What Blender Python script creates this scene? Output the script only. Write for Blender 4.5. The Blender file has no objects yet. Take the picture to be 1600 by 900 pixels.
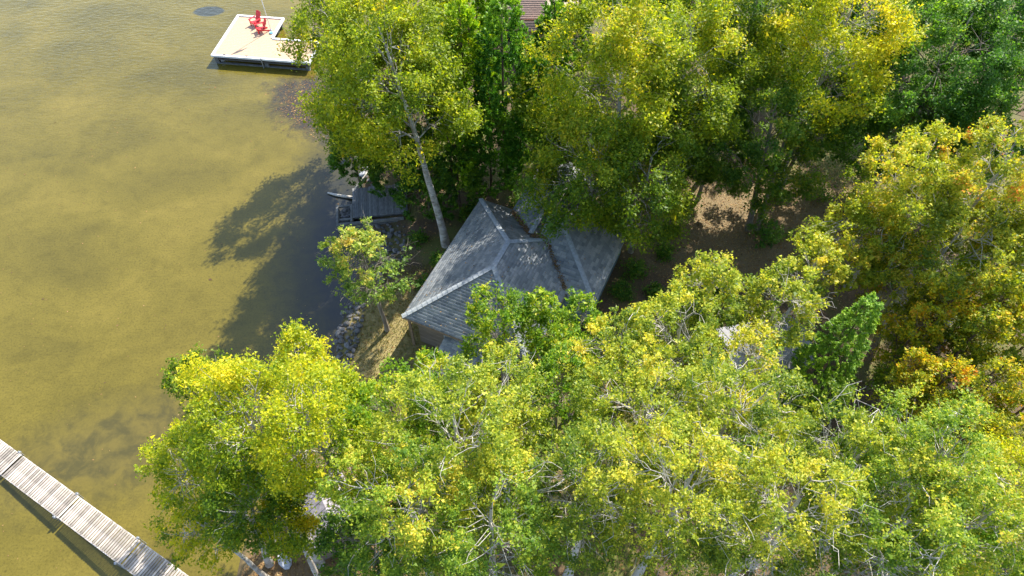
import bpy, math, random
import numpy as np
from mathutils import Vector, Matrix

scene = bpy.context.scene
COL = scene.collection
R = math.radians

# ------------------------------------------------------------------ camera, sky, sun, exposure
cam_d = bpy.data.cameras.new("camera")
cam_d.sensor_width = 36.0
cam_d.lens = 36.0 * 1067.0 / 1600.0
cam_d.clip_end = 3000.0
cam_o = bpy.data.objects.new("camera", cam_d)
cam_o.location = (0.0, 0.0, 34.0)
cam_o.rotation_euler = (R(90.0 - 53.0), 0.0, 0.0)
COL.objects.link(cam_o)
scene.camera = cam_o

SUN_AZ = 54.5      # degrees counter-clockwise from +X, towards the sun
SUN_EL = 45.0
w = bpy.data.worlds.new("World")
scene.world = w
w.use_nodes = True
wn = w.node_tree
sky = wn.nodes.new("ShaderNodeTexSky")
sky.sky_type = 'NISHITA'
sky.sun_disc = False
sky.sun_elevation = R(SUN_EL)
sky.sun_rotation = R(90.0 - SUN_AZ)
bg = wn.nodes["Background"]
bg.inputs[1].default_value = 0.15
wn.links.new(sky.outputs[0], bg.inputs[0])

sun_d = bpy.data.lights.new("sun", 'SUN')
sun_d.energy = 4.8
sun_d.angle = R(0.53)
sun_d.color = (1.0, 0.94, 0.82)
sun_o = bpy.data.objects.new("sun", sun_d)
sd = Vector((math.cos(R(SUN_EL)) * math.cos(R(SUN_AZ)), math.cos(R(SUN_EL)) * math.sin(R(SUN_AZ)), math.sin(R(SUN_EL))))
sun_o.rotation_euler = sd.to_track_quat('Z', 'Y').to_euler()
sun_o.location = (30, 60, 60)
COL.objects.link(sun_o)

scene.view_settings.view_transform = 'Standard'
scene.view_settings.look = 'None'
scene.view_settings.exposure = 1.32
scene.view_settings.gamma = 1.0
scene.cycles.max_bounces = 8
scene.cycles.diffuse_bounces = 5
scene.cycles.glossy_bounces = 2
scene.cycles.transmission_bounces = 3
scene.cycles.transparent_max_bounces = 6

# ------------------------------------------------------------------ material helpers
def new_mat(name):
    m = bpy.data.materials.new(name)
    m.use_nodes = True
    return m, m.node_tree.nodes, m.node_tree.links, m.node_tree.nodes["Principled BSDF"]

def ramp(nodes, stops, interp='LINEAR'):
    r = nodes.new("ShaderNodeValToRGB")
    r.color_ramp.interpolation = interp
    els = r.color_ramp.elements
    while len(els) < len(stops):
        els.new(0.5)
    for e, (p, c) in zip(els, stops):
        e.position = p
        e.color = (c[0], c[1], c[2], 1.0)
    return r

def noise(nodes, links, vec, scale, detail=4, rough=0.55, dist=0.0):
    n = nodes.new("ShaderNodeTexNoise")
    n.inputs["Scale"].default_value = scale
    n.inputs["Detail"].default_value = detail
    n.inputs["Roughness"].default_value = rough
    n.inputs["Distortion"].default_value = dist
    if vec is not None:
        links.new(vec, n.inputs["Vector"])
    return n

def mixc(nodes, links, fac, a, b, mode='MIX'):
    n = nodes.new("ShaderNodeMix")
    n.data_type = 'RGBA'
    n.blend_type = mode
    if hasattr(fac, 'is_linked'):
        links.new(fac, n.inputs[0])
    else:
        n.inputs[0].default_value = fac
    for s, v in ((n.inputs[6], a), (n.inputs[7], b)):
        if hasattr(v, 'is_linked'):
            links.new(v, s)
        else:
            s.default_value = (v[0], v[1], v[2], 1.0)
    return n.outputs[2]

def math_n(nodes, links, op, a, b=None, c=None, clamp=False):
    n = nodes.new("ShaderNodeMath")
    n.operation = op
    n.use_clamp = clamp
    for i, v in enumerate((a, b, c)):
        if v is None:
            continue
        if hasattr(v, 'is_linked'):
            links.new(v, n.inputs[i])
        else:
            n.inputs[i].default_value = v
    return n.outputs[0]

def objco(nodes):
    return nodes.new("ShaderNodeTexCoord").outputs["Object"]

def geopos(nodes):
    return nodes.new("ShaderNodeNewGeometry").outputs["Position"]

def mapped(nodes, links, vec, scale=(1, 1, 1), rot=(0, 0, 0), loc=(0, 0, 0)):
    n = nodes.new("ShaderNodeMapping")
    n.inputs["Scale"].default_value = scale
    n.inputs["Rotation"].default_value = rot
    n.inputs["Location"].default_value = loc
    links.new(vec, n.inputs["Vector"])
    return n.outputs[0]

def bump(nodes, links, bsdf, h, strength=0.3, dist=0.05):
    b = nodes.new("ShaderNodeBump")
    b.inputs["Strength"].default_value = strength
    b.inputs["Distance"].default_value = dist
    links.new(h, b.inputs["Height"])
    links.new(b.outputs[0], bsdf.inputs["Normal"])

def simple_mat(name, col, rough=0.7, var=0.25, scale=6.0, stretch=(1, 1, 1), bmp=0.2, rnd=0.0, metallic=0.0):
    """noise-varied colour; rnd adds a tone of its own to every object"""
    m, N, L, P = new_mat(name)
    v = mapped(N, L, objco(N), stretch)
    n = noise(N, L, v, scale, 6, 0.6)
    lo = [max(0.0, c * (1 - var)) for c in col]
    hi = [min(1.0, c * (1 + var)) for c in col]
    c = ramp(N, [(0.3, lo), (0.7, hi)])
    L.new(n.outputs[0], c.inputs[0])
    out = c.outputs[0]
    if rnd:
        oi = N.new("ShaderNodeObjectInfo")
        k = N.new("ShaderNodeMapRange")
        k.inputs["To Min"].default_value = 1 - rnd
        k.inputs["To Max"].default_value = 1 + rnd
        L.new(oi.outputs["Random"], k.inputs["Value"])
        cc = N.new("ShaderNodeCombineColor")
        for i in range(3):
            L.new(k.outputs[0], cc.inputs[i])
        out = mixc(N, L, 1.0, out, cc.outputs[0], 'MULTIPLY')
    L.new(out, P.inputs["Base Color"])
    P.inputs["Roughness"].default_value = rough
    P.inputs["Metallic"].default_value = metallic
    if bmp:
        bump(N, L, P, n.outputs[0], bmp, 0.02)
    return m

def leaf_mat(name, stops, transl=0.55, rough=0.5, gain=1.42):
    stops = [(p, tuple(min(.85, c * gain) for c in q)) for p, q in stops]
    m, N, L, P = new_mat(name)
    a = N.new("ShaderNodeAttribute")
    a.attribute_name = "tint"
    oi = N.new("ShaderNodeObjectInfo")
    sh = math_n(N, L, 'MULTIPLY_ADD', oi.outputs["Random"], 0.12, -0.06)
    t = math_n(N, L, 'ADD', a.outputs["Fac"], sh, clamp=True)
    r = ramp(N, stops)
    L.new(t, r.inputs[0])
    L.new(r.outputs[0], P.inputs["Base Color"])
    P.inputs["Roughness"].default_value = rough
    P.inputs["Specular IOR Level"].default_value = 0.35
    tr = N.new("ShaderNodeBsdfTranslucent")
    tc = mixc(N, L, 1.0, r.outputs[0], (1.25, 1.2, 0.55), 'MULTIPLY')
    L.new(tc, tr.inputs[0])
    mx = N.new("ShaderNodeMixShader")
    mx.inputs[0].default_value = transl
    L.new(P.outputs[0], mx.inputs[1])
    L.new(tr.outputs[0], mx.inputs[2])
    L.new(mx.outputs[0], N["Material Output"].inputs["Surface"])
    return m

LEAF = {
    'birch':        leaf_mat("leaf_birch", [(0.0, (.055, .110, .006)), (.42, (.170, .230, .008)), (.75, (.32, .345, .010)), (1.0, (.48, .38, .018))]),
    'birch_bright': leaf_mat("leaf_birch_bright", [(0.0, (.08, .15, .006)), (.38, (.235, .285, .008)), (.72, (.42, .400, .010)), (1.0, (.55, .43, .020))]),
    'birch_green':  leaf_mat("leaf_birch_green", [(0.0, (.040, .095, .006)), (.45, (.120, .190, .009)), (.8, (.25, .29, .012)), (1.0, (.42, .35, .020))]),
    'green':        leaf_mat("leaf_green", [(0.0, (.028, .080, .008)), (.5, (.085, .165, .013)), (.85, (.20, .26, .018)), (1.0, (.36, .31, .03))]),
    'green_yellow': leaf_mat("leaf_green_yellow", [(0.0, (.045, .120, .008)), (.45, (.150, .250, .012)), (.8, (.34, .38, .018)), (1.0, (.52, .41, .035))]),
    'dark':         leaf_mat("leaf_dark", [(0.0, (.032, .095, .012)), (.5, (.085, .190, .020)), (.85, (.18, .28, .028)), (1.0, (.31, .34, .04))]),
    'ash':          leaf_mat("leaf_ash", [(0.0, (.055, .110, .016)), (.40, (.190, .250, .022)), (.72, (.38, .385, .034)), (1.0, (.53, .43, .055))]),
    'ash_green':    leaf_mat("leaf_ash_green", [(0.0, (.048, .115, .014)), (.46, (.165, .250, .022)), (.8, (.36, .38, .036)), (1.0, (.54, .41, .055))]),
    'mixed_yellow': leaf_mat("leaf_mixed_yellow", [(0.0, (.08, .14, .012)), (.42, (.25, .30, .020)), (.78, (.44, .41, .028)), (1.0, (.60, .38, .045))]),
    'mixed_orange': leaf_mat("leaf_mixed_orange", [(0.0, (.08, .13, .012)), (.42, (.24, .28, .020)), (.75, (.45, .39, .032)), (.94, (.57, .33, .05)), (1.0, (.52, .17, .05))]),
    'orange':       leaf_mat("leaf_orange", [(0.0, (.060, .115, .008)), (.38, (.185, .230, .010)), (.68, (.42, .38, .012)), (.9, (.55, .34, .016)), (1.0, (.48, .18, .02))]),
    'cedar_bright': leaf_mat("leaf_cedar_bright", [(0.0, (.05, .15, .006)), (.5, (.175, .31, .010)), (1.0, (.37, .44, .016))], .35),
    'cedar_mid':    leaf_mat("leaf_cedar_mid", [(0.0, (.030, .105, .008)), (.5, (.090, .215, .014)), (1.0, (.25, .36, .020))], .35),
    'cedar_dark':   leaf_mat("leaf_cedar_dark", [(0.0, (.024, .085, .010)), (.5, (.068, .155, .013)), (1.0, (.18, .27, .018))], .3),
    'spruce':       leaf_mat("leaf_spruce", [(0.0, (.035, .105, .012)), (.5, (.125, .245, .016)), (1.0, (.33, .44, .024))], .3),
    'shore':        leaf_mat("leaf_shore", [(0.0, (.07, .14, .03)), (.5, (.20, .29, .05)), (.85, (.38, .38, .06)), (1.0, (.5, .38, .09))]),
    'shrub':        leaf_mat("leaf_shrub", [(0.0, (.022, .08, .010)), (.5, (.07, .16, .016)), (1.0, (.26, .28, .03))]),
    'litter':       leaf_mat("leaf_litter_material", [(0.0, (.10, .055, .025)), (.4, (.25, .14, .05)), (.75, (.42, .25, .09)), (1.0, (.55, .42, .18))], .1, .7, .75),
    'grass':        leaf_mat("grass_blade", [(0.0, (.08, .11, .02)), (.5, (.22, .20, .055)), (1.0, (.42, .34, .14))], .3, .6, 1.0),
}

def birch_bark():
    m, N, L, P = new_mat("birch_bark")
    co = objco(N)
    n1 = noise(N, L, mapped(N, L, co, (3, 3, 14)), 1.0, 5, .65)
    n2 = noise(N, L, co, 2.2, 4, .6)
    r1 = ramp(N, [(.34, (.05, .045, .04)), (.43, (.50, .48, .45)), (.8, (.66, .64, .61))])
    L.new(n1.outputs[0], r1.inputs[0])
    r2 = ramp(N, [(.35, (.45, .40, .34)), (.65, (1, 1, 1))])
    L.new(n2.outputs[0], r2.inputs[0])
    L.new(mixc(N, L, 1.0, r1.outputs[0], r2.outputs[0], 'MULTIPLY'), P.inputs["Base Color"])
    P.inputs["Roughness"].default_value = .75
    bump(N, L, P, n1.outputs[0], .3, .02)
    return m

MAT = {
    'bark_birch': birch_bark(),
    'bark_grey': simple_mat("grey_bark", (.20, .17, .14), .9, .5, 5, (1, 1, .25), .8),
    'bark_pale': simple_mat("pale_bark", (.44, .41, .37), .85, .35, 5, (1, 1, .25), .5),
    'bark_brown': simple_mat("brown_bark", (.12, .085, .06), .9, .45, 5, (1, 1, .25), .7),
}

# ------------------------------------------------------------------ mesh helpers
def tag(o, label=None, cat=None, group=None, kind=None):
    if label:
        o['label'] = label
    if cat:
        o['category'] = cat
    if group:
        o['group'] = group
    if kind:
        o['kind'] = kind
    return o

def empty(name, loc, label, cat, group=None, rz=0.0):
    o = bpy.data.objects.new(name, None)
    o.empty_display_size = 0.3
    o.location = loc
    o.rotation_euler = (0, 0, rz)
    COL.objects.link(o)
    return tag(o, label, cat, group)

def mesh_np(name, verts, faces, mat=None, smooth=False, attr=None):
    """verts (n,3), faces (m,k) numpy arrays of one face size"""
    me = bpy.data.meshes.new(name)
    verts = np.asarray(verts, dtype=np.float32)
    faces = np.asarray(faces, dtype=np.int32)
    m, k = faces.shape
    me.vertices.add(len(verts))
    me.vertices.foreach_set("co", verts.ravel())
    me.loops.add(m * k)
    me.loops.foreach_set("vertex_index", faces.ravel())
    me.polygons.add(m)
    me.polygons.foreach_set("loop_start", np.arange(0, m * k, k, dtype=np.int32))
    me.polygons.foreach_set("loop_total", np.full(m, k, dtype=np.int32))
    if smooth:
        me.polygons.foreach_set("use_smooth", np.ones(m, dtype=bool))
    if attr is not None:
        a = me.attributes.new("tint", 'FLOAT', 'POINT')
        a.data.foreach_set("value", np.asarray(attr, dtype=np.float32))
    me.update(calc_edges=True)
    if mat:
        me.materials.append(mat)
    return me

class MB:
    """collects boxes, bars and tubes for ONE mesh object"""
    def __init__(s):
        s.v, s.f = [], []
    def add(s, vs, fs):
        o = len(s.v)
        s.v += [tuple(p) for p in vs]
        s.f += [tuple(i + o for i in f) for f in fs]
    def box(s, c, size, rot=None):
        x, y, z = [k / 2 for k in size]
        vs = [Vector(p) for p in ((-x, -y, -z), (x, -y, -z), (x, y, -z), (-x, y, -z), (-x, -y, z), (x, -y, z), (x, y, z), (-x, y, z))]
        if rot is not None:
            vs = [rot @ p for p in vs]
        vs = [p + Vector(c) for p in vs]
        s.add(vs, [(3, 2, 1, 0), (4, 5, 6, 7), (0, 1, 5, 4), (1, 2, 6, 5), (2, 3, 7, 6), (3, 0, 4, 7)])
    def bar(s, a, b, wd, ht, up=(0, 0, 1)):
        a, b = Vector(a), Vector(b)
        d = (b - a).normalized()
        u = Vector(up)
        sd_ = d.cross(u)
        if sd_.length < 1e-4:
            sd_ = d.cross(Vector((1, 0, 0)))
        sd_.normalize()
        u = sd_.cross(d)
        vs = []
        for p in (a, b):
            for i, j in ((-1, -1), (1, -1), (1, 1), (-1, 1)):
                vs.append(p + sd_ * (i * wd / 2) + u * (j * ht / 2))
        s.add(vs, [(0, 1, 2, 3), (7, 6, 5, 4), (0, 4, 5, 1), (1, 5, 6, 2), (2, 6, 7, 3), (3, 7, 4, 0)])
    def tube(s, pts, rad, n=6):
        o = len(s.v)
        pts = [Vector(p) for p in pts]
        for i, p in enumerate(pts):
            d = (pts[min(i + 1, len(pts) - 1)] - pts[max(i - 1, 0)]).normalized()
            a = d.cross(Vector((0.31, 0.17, 0.93)))
            if a.length < 1e-3:
                a = d.cross(Vector((1, 0, 0)))
            a.normalize()
            b = d.cross(a)
            r = rad[i] if hasattr(rad, '__len__') else rad
            for k in range(n):
                t = 2 * math.pi * k / n
                s.v.append(tuple(p + (a * math.cos(t) + b * math.sin(t)) * r))
        for i in range(len(pts) - 1):
            for k in range(n):
                s.f.append((o + i * n + k, o + i * n + (k + 1) % n, o + (i + 1) * n + (k + 1) % n, o + (i + 1) * n + k))
        s.f.append(tuple(o + k for k in reversed(range(n))))
        s.f.append(tuple(o + (len(pts) - 1) * n + k for k in range(n)))
    def prism(s, poly, thick):
        """planar polygon (3D points, CCW seen from outside) with thickness below"""
        n = len(poly)
        poly = [Vector(p) for p in poly]
        nr = Vector((0, 0, 0))
        for i in range(n):
            nr += poly[i].cross(poly[(i + 1) % n])
        nr.normalize()
        vs = poly + [p - nr * thick for p in poly]
        fs = [tuple(range(n)), tuple(range(2 * n - 1, n - 1, -1))]
        for i in range(n):
            fs.append((i, n + i, n + (i + 1) % n, (i + 1) % n))
        s.add(vs, fs)
    def build(s, name, mat, parent=None, smooth=False):
        me = bpy.data.meshes.new(name)
        me.from_pydata(s.v, [], s.f)
        me.materials.append(mat)
        if smooth:
            for p in me.polygons:
                p.use_smooth = True
        me.update()
        o = bpy.data.objects.new(name, me)
        COL.objects.link(o)
        if parent is not None:
            o.parent = parent
            # coordinates are given in world space: keep them
            o.matrix_parent_inverse = Matrix.Identity(4)
        return o

def link_part(name, me, parent, loc=(0, 0, 0), rot=None):
    o = bpy.data.objects.new(name, me)
    o.parent = parent
    o.location = loc
    if rot is not None:
        o.rotation_euler = rot
    COL.objects.link(o)
    return o

# ------------------------------------------------------------------ terrain and lake
SHORE = [(-60, -11.5), (0, -13.6), (8.5, -13.3), (10.3, -12.9), (14.3, -11.7), (18.8, -10.5), (21.4, -10.1), (24.1, -10.0), (28.2, -9.4),
         (31.5, -9.6), (36.5, -10.6), (43, -13.2), (50, -16.2), (60, -19.0), (80, -23), (140, -30)]
def shore_x(y):
    return np.interp(y, [p[0] for p in SHORE], [p[1] for p in SHORE])

def wob(x, y):
    return (np.sin(x * .9 + 1.3 * np.sin(y * .7)) + np.sin(y * 1.1 + 1.7 * np.sin(x * .5 + 2))) * .5

def ground_z(x, y):
    x = np.asarray(x, dtype=float); y = np.asarray(y, dtype=float)
    d = x - shore_x(y) + .35 * wob(x * 1.3, y * 1.3)
    land = np.where(d > 0, .62 * (1 - np.exp(-np.maximum(d, 0) / 1.3)) + np.clip(d - 6, 0, 200) * .012, np.maximum(d * .3, -1.6))
    return land + np.where(d > .5, .05 * wob(x * .8, y * .8), 0)

def gz(x, y):
    return float(ground_z(x, y))

def ground_material():
    m, N, L, P = new_mat("forest_floor")
    co = geopos(N)
    n1 = noise(N, L, co, .35, 5, .6)
    n2 = noise(N, L, co, 3.0, 8, .65)
    n3 = noise(N, L, co, 22.0, 6, .7)
    soil = ramp(N, [(.25, (.035, .024, .014)), (.5, (.095, .062, .034)), (.75, (.19, .13, .07))])
    L.new(n3.outputs[0], soil.inputs[0])
    dry = ramp(N, [(.3, (.13, .12, .04)), (.5, (.24, .19, .075)), (.7, (.34, .28, .13))])
    L.new(n2.outputs[0], dry.inputs[0])
    moss = ramp(N, [(.3, (.05, .06, .014)), (.7, (.15, .15, .03))])
    L.new(n3.outputs[0], moss.inputs[0])
    mk = ramp(N, [(.45, (0, 0, 0)), (.6, (1, 1, 1))])
    L.new(n1.outputs[0], mk.inputs[0])
    base = mixc(N, L, mk.outputs[0], soil.outputs[0], moss.outputs[0])
    # dry lawn between the shore and the cottage
    def spot(cx, cy, rx, ry, edge=.25):
        v = mapped(N, L, co, (1 / rx, 1 / ry, 0), (0, 0, 0), (-cx / rx, -cy / ry, 0))
        ln = N.new("ShaderNodeVectorMath"); ln.operation = 'LENGTH'
        L.new(v, ln.inputs[0])
        d = math_n(N, L, 'MULTIPLY_ADD', n2.outputs[0], .9, ln.outputs["Value"])
        mr = N.new("ShaderNodeMapRange")
        mr.inputs["From Min"].default_value = 1.45 + edge
        mr.inputs["From Max"].default_value = 1.45 - edge
        L.new(d, mr.inputs["Value"])
        return mr.outputs[0]
    base = mixc(N, L, spot(-7.3, 21.5, 2.6, 4.5), base, dry.outputs[0])
    grav = ramp(N, [(.3, (.085, .062, .032)), (.5, (.18, .130, .068)), (.72, (.31, .235, .12))])
    L.new(n3.outputs[0], grav.inputs[0])
    base = mixc(N, L, spot(16.0, 29.8, 8.5, 4.6), base, grav.outputs[0])
    base = mixc(N, L, spot(-10.0, 8.6, 4.4, 3.6, .7), base, (.20, .125, .06))
    # wet lake bed below the water line
    sp = N.new("ShaderNodeSeparateXYZ"); L.new(co, sp.inputs[0])
    wt = N.new("ShaderNodeMapRange")
    wt.inputs["From Min"].default_value = .12; wt.inputs["From Max"].default_value = .0
    L.new(sp.outputs[2], wt.inputs["Value"])
    base = mixc(N, L, wt.outputs[0], base, (.085, .062, .03))
    L.new(base, P.inputs["Base Color"])
    P.inputs["Roughness"].default_value = .95
    bump(N, L, P, n3.outputs[0], .6, .06)
    return m

def axis(lo, hi, a, b, fine, n_out):
    return np.unique(np.concatenate([a - np.geomspace(1, a - lo + 1, n_out)[::-1] + 1, np.arange(a, b, fine), b + np.geomspace(1, hi - b + 1, n_out) - 1]))
gx = axis(-900, 900, -34, 42, .5, 16)
gy = axis(-700, 1200, -4, 72, .5, 16)
XX, YY = np.meshgrid(gx, gy)
nx, ny = len(gx), len(gy)
idx = np.arange(nx * ny).reshape(ny, nx)
quads = np.stack([idx[:-1, :-1], idx[:-1, 1:], idx[1:, 1:], idx[1:, :-1]], -1).reshape(-1, 4)
me = mesh_np("ground", np.stack([XX, YY, ground_z(XX, YY)], -1).reshape(-1, 3), quads, ground_material(), True)
o = bpy.data.objects.new("ground", me); COL.objects.link(o); tag(o, kind='structure')

def water_material():
    m, N, L, P = new_mat("lake_water")
    co = geopos(N)
    n1 = noise(N, L, mapped(N, L, co, (1, 1.5, 1)), .13, 5, .55, .6)
    n2 = noise(N, L, co, .9, 8, .7, .4)
    n3 = noise(N, L, co, 8.5, 7, .8)
    c1 = ramp(N, [(.3, (.086, .071, .011)), (.5, (.116, .094, .014)), (.7, (.148, .117, .020))])
    L.new(n1.outputs[0], c1.inputs[0])
    c2 = ramp(N, [(.34, (.80, .80, .74)), (.52, (1, 1, 1)), (.75, (1.06, 1.05, 1.02))])
    L.new(n2.outputs[0], c2.inputs[0])
    c3 = ramp(N, [(.36, (.50, .50, .46)), (.47, (.98, .98, .98)), (.62, (1.22, 1.20, 1.14))])
    L.new(n3.outputs[0], c3.inputs[0])
    base = mixc(N, L, .75, c1.outputs[0], c2.outputs[0], 'MULTIPLY')
    base = mixc(N, L, .8, base, c3.outputs[0], 'MULTIPLY')
    def spot(cx, cy, rx, ry, wobble, edge, rot=0.0, nn=n2):
        v = N.new("ShaderNodeVectorMath"); v.operation = 'SUBTRACT'
        L.new(co, v.inputs[0]); v.inputs[1].default_value = (cx, cy, 0)
        r_ = N.new("ShaderNodeVectorRotate"); r_.rotation_type = 'Z_AXIS'; r_.inputs["Angle"].default_value = rot
        L.new(v.outputs[0], r_.inputs[0])
        s_ = mapped(N, L, r_.outputs[0], (1 / rx, 1 / ry, 0))
        ln = N.new("ShaderNodeVectorMath"); ln.operation = 'LENGTH'
        L.new(s_, ln.inputs[0])
        d = math_n(N, L, 'MULTIPLY_ADD', nn.outputs[0], wobble, ln.outputs["Value"])
        mr = N.new("ShaderNodeMapRange")
        mr.inputs["From Min"].default_value = 1 + wobble * .5 + edge
        mr.inputs["From Max"].default_value = 1 + wobble * .5 - edge
        L.new(d, mr.inputs["Value"])
        return mr.outputs[0]
    # weed bed: dark speckled leaves lying just under the surface
    weed = ramp(N, [(.38, (.014, .013, .011)), (.55, (.045, .036, .020)), (.68, (.13, .092, .030))])
    L.new(n3.outputs[0], weed.inputs[0])
    base = mixc(N, L, spot(-15.2, 43.4, 4.4, 2.9, 1.7, .30, .75), base, weed.outputs[0])
    base = mixc(N, L, spot(-27.2, 56.7, 1.35, .8, .25, .08), base, (.045, .048, .036))  # small dark oval on the water, one flat tone
    # murky drift left of the shore birches
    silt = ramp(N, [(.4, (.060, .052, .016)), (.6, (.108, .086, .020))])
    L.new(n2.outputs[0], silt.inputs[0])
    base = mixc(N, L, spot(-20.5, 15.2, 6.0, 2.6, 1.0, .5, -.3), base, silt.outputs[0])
    base = mixc(N, L, spot(-11.2, 29.0, 3.0, 11.0, .9, .62, -.1), base, (.026, .027, .022))  # dark shore water, with the tree shadow deepened in its colour
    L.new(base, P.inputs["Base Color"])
    P.inputs["Roughness"].default_value = .10
    P.inputs["IOR"].default_value = 1.33
    P.inputs["Specular IOR Level"].default_value = .8
    rp = noise(N, L, mapped(N, L, co, (1, 2.2, 1), (0, 0, .35)), 1.6, 4, .55)
    rs = spot(-36.0, 60.0, 17.0, 15.0, 1.2, .55, .3, n1)
    rm = N.new("ShaderNodeMapRange")
    rm.inputs["To Min"].default_value = .035; rm.inputs["To Max"].default_value = .45
    L.new(rs, rm.inputs["Value"])
    b = N.new("ShaderNodeBump")
    L.new(rm.outputs[0], b.inputs["Strength"])
    b.inputs["Distance"].default_value = .16
    L.new(rp.outputs[0], b.inputs["Height"])
    L.new(b.outputs[0], P.inputs["Normal"])
    return m
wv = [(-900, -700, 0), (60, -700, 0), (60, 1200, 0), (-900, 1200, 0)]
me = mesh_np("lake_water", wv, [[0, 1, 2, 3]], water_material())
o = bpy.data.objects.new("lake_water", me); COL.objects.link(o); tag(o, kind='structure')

# ------------------------------------------------------------------ cottage
HA = Vector((-1.945, 29.891, 0.0))                     # top corner of the roof
HA1 = Vector((-.41328, -.91061, 0.0))                  # along the lake side
HA2 = Vector((.91061, -.41328, 0.0))                   # away from the lake
def hs(s, t, z):
    return HA + HA1 * s + HA2 * t + Vector((0, 0, z))

def shingle_material():
    m, N, L, P = new_mat("grey_shingle")
    a = N.new("ShaderNodeAttribute"); a.attribute_name = "tint"
    n = noise(N, L, geopos(N), 1.1, 5, .6)
    n2 = noise(N, L, geopos(N), 30, 3, .6)
    t = math_n(N, L, 'MULTIPLY_ADD', n.outputs[0], .7, math_n(N, L, 'MULTIPLY', a.outputs["Fac"], .55))
    r = ramp(N, [(.25, (.105, .122, .145)), (.55, (.190, .210, .234)), (.9, (.33, .34, .35))])
    L.new(t, r.inputs[0])
    c = ramp(N, [(.3, (.75, .75, .75)), (.7, (1.1, 1.1, 1.1))])
    L.new(n2.outputs[0], c.inputs[0])
    L.new(mixc(N, L, .8, r.outputs[0], c.outputs[0], 'MULTIPLY'), P.inputs["Base Color"])
    P.inputs["Roughness"].default_value = .85
    bump(N, L, P, n2.outputs[0], .4, .01)
    return m
MAT['shingle'] = shingle_material()
MAT['shingle_tan'] = simple_mat("tan_shingle", (.38, .26, .21), .9, .25, 9, (1, 1, 1), .4)
MAT['cap'] = simple_mat("ridge_cap", (.26, .285, .31), .85, .25, 7, (1, 1, 1), .3, .12)
MAT['clapboard'] = simple_mat("weathered_clapboard", (.16, .13, .105), .85, .4, 4, (.4, .4, 5), .5, .2)
MAT['shade_blue_wall'] = simple_mat("shade_tinted_wall", (.13, .20, .25), .8, .2, 4, (.5, .5, 4), .3, .08)  # blue of the shade on the end wall, put into its colour
MAT['trim'] = simple_mat("brown_trim", (.22, .16, .11), .8, .3, 6, (1, 1, 1), .3)
MAT['grey_trim'] = simple_mat("grey_blue_trim", (.30, .34, .37), .7, .2, 6)
MAT['glass'] = new_mat("window_glass")[0]
_p = MAT['glass'].node_tree.nodes["Principled BSDF"]
_p.inputs["Base Color"].default_value = (.02, .025, .03, 1)
_p.inputs["Roughness"].default_value = .06

rng = np.random.default_rng(7)
def clip_range(poly2, v):
    xs = []
    n = len(poly2)
    for i in range(n):
        (u0, v0), (u1, v1) = poly2[i], poly2[(i + 1) % n]
        if (v0 - v) * (v1 - v) <= 0 and abs(v1 - v0) > 1e-9:
            xs.append(u0 + (u1 - u0) * (v - v0) / (v1 - v0))
    return (min(xs), max(xs)) if len(xs) >= 2 else None

def shingle_plane(poly, parent, mat, exposure=.17, tab=.32, thick=.018):
    """overlapping rows of shingle tabs over one roof plane; poly[0]->poly[1] is the eave"""
    p = [Vector(q) for q in poly]
    u = (p[1] - p[0]).normalized()
    nr = Vector((0, 0, 0))
    for i in range(len(p)):
        nr += (p[i] - p[0]).cross(p[(i + 1) % len(p)] - p[0])
    nr.normalize()
    if nr.z < 0:
        nr = -nr
    v = nr.cross(u)
    if v.z < 0:
        v = -v
    q2 = [((q - p[0]).dot(u), (q - p[0]).dot(v)) for q in p]
    vmin, vmax = min(q[1] for q in q2), max(q[1] for q in q2)
    V, F, T = [], [], []
    k = 0
    vv = vmin
    while vv < vmax - .03:
        a = clip_range(q2, vv + 1e-4)
        b = clip_range(q2, min(vv + exposure * 1.06, vmax - 1e-4))
        k += 1
        if a and b:
            lo, hi = min(a[0], b[0]), max(a[1], b[1])
            x = lo - tab * rng.random()
            row = rng.random() * .22
            while x < hi:
                x0, x1 = x, x + tab * (.8 + .4 * rng.random())
                x = x1
                b0, b1 = min(max(x0 + .006, a[0]), a[1]), min(max(x1 - .006, a[0]), a[1])
                t0, t1 = min(max(x0 + .006, b[0]), b[1]), min(max(x1 - .006, b[0]), b[1])
                if b1 - b0 < .01 and t1 - t0 < .01:
                    continue
                h0 = thick * (.8 + .4 * rng.random())
                dv = vv - .012 * rng.random()
                ve = min(vv + exposure * 1.06, vmax)
                o_ = len(V)
                for (uu, w_, hh) in ((b0, dv, h0), (b1, dv, h0), (t1, ve, .006), (t0, ve, .006), (b0, dv, .001), (b1, dv, .001)):
                    V.append(p[0] + u * uu + v * w_ + nr * hh)
                F += [(o_, o_ + 1, o_ + 2, o_ + 3), (o_ + 4, o_ + 5, o_ + 1, o_)]
                t_ = row + .7 * rng.random()
                T += [t_] * 6
        vv += exposure
    me = mesh_np("shingles", [tuple(q) for q in V], F, mat, False, T)
    o = bpy.data.objects.new("shingles", me)
    o.parent = parent
    COL.objects.link(o)
    tag(o, kind='stuff')
    return o

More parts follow.
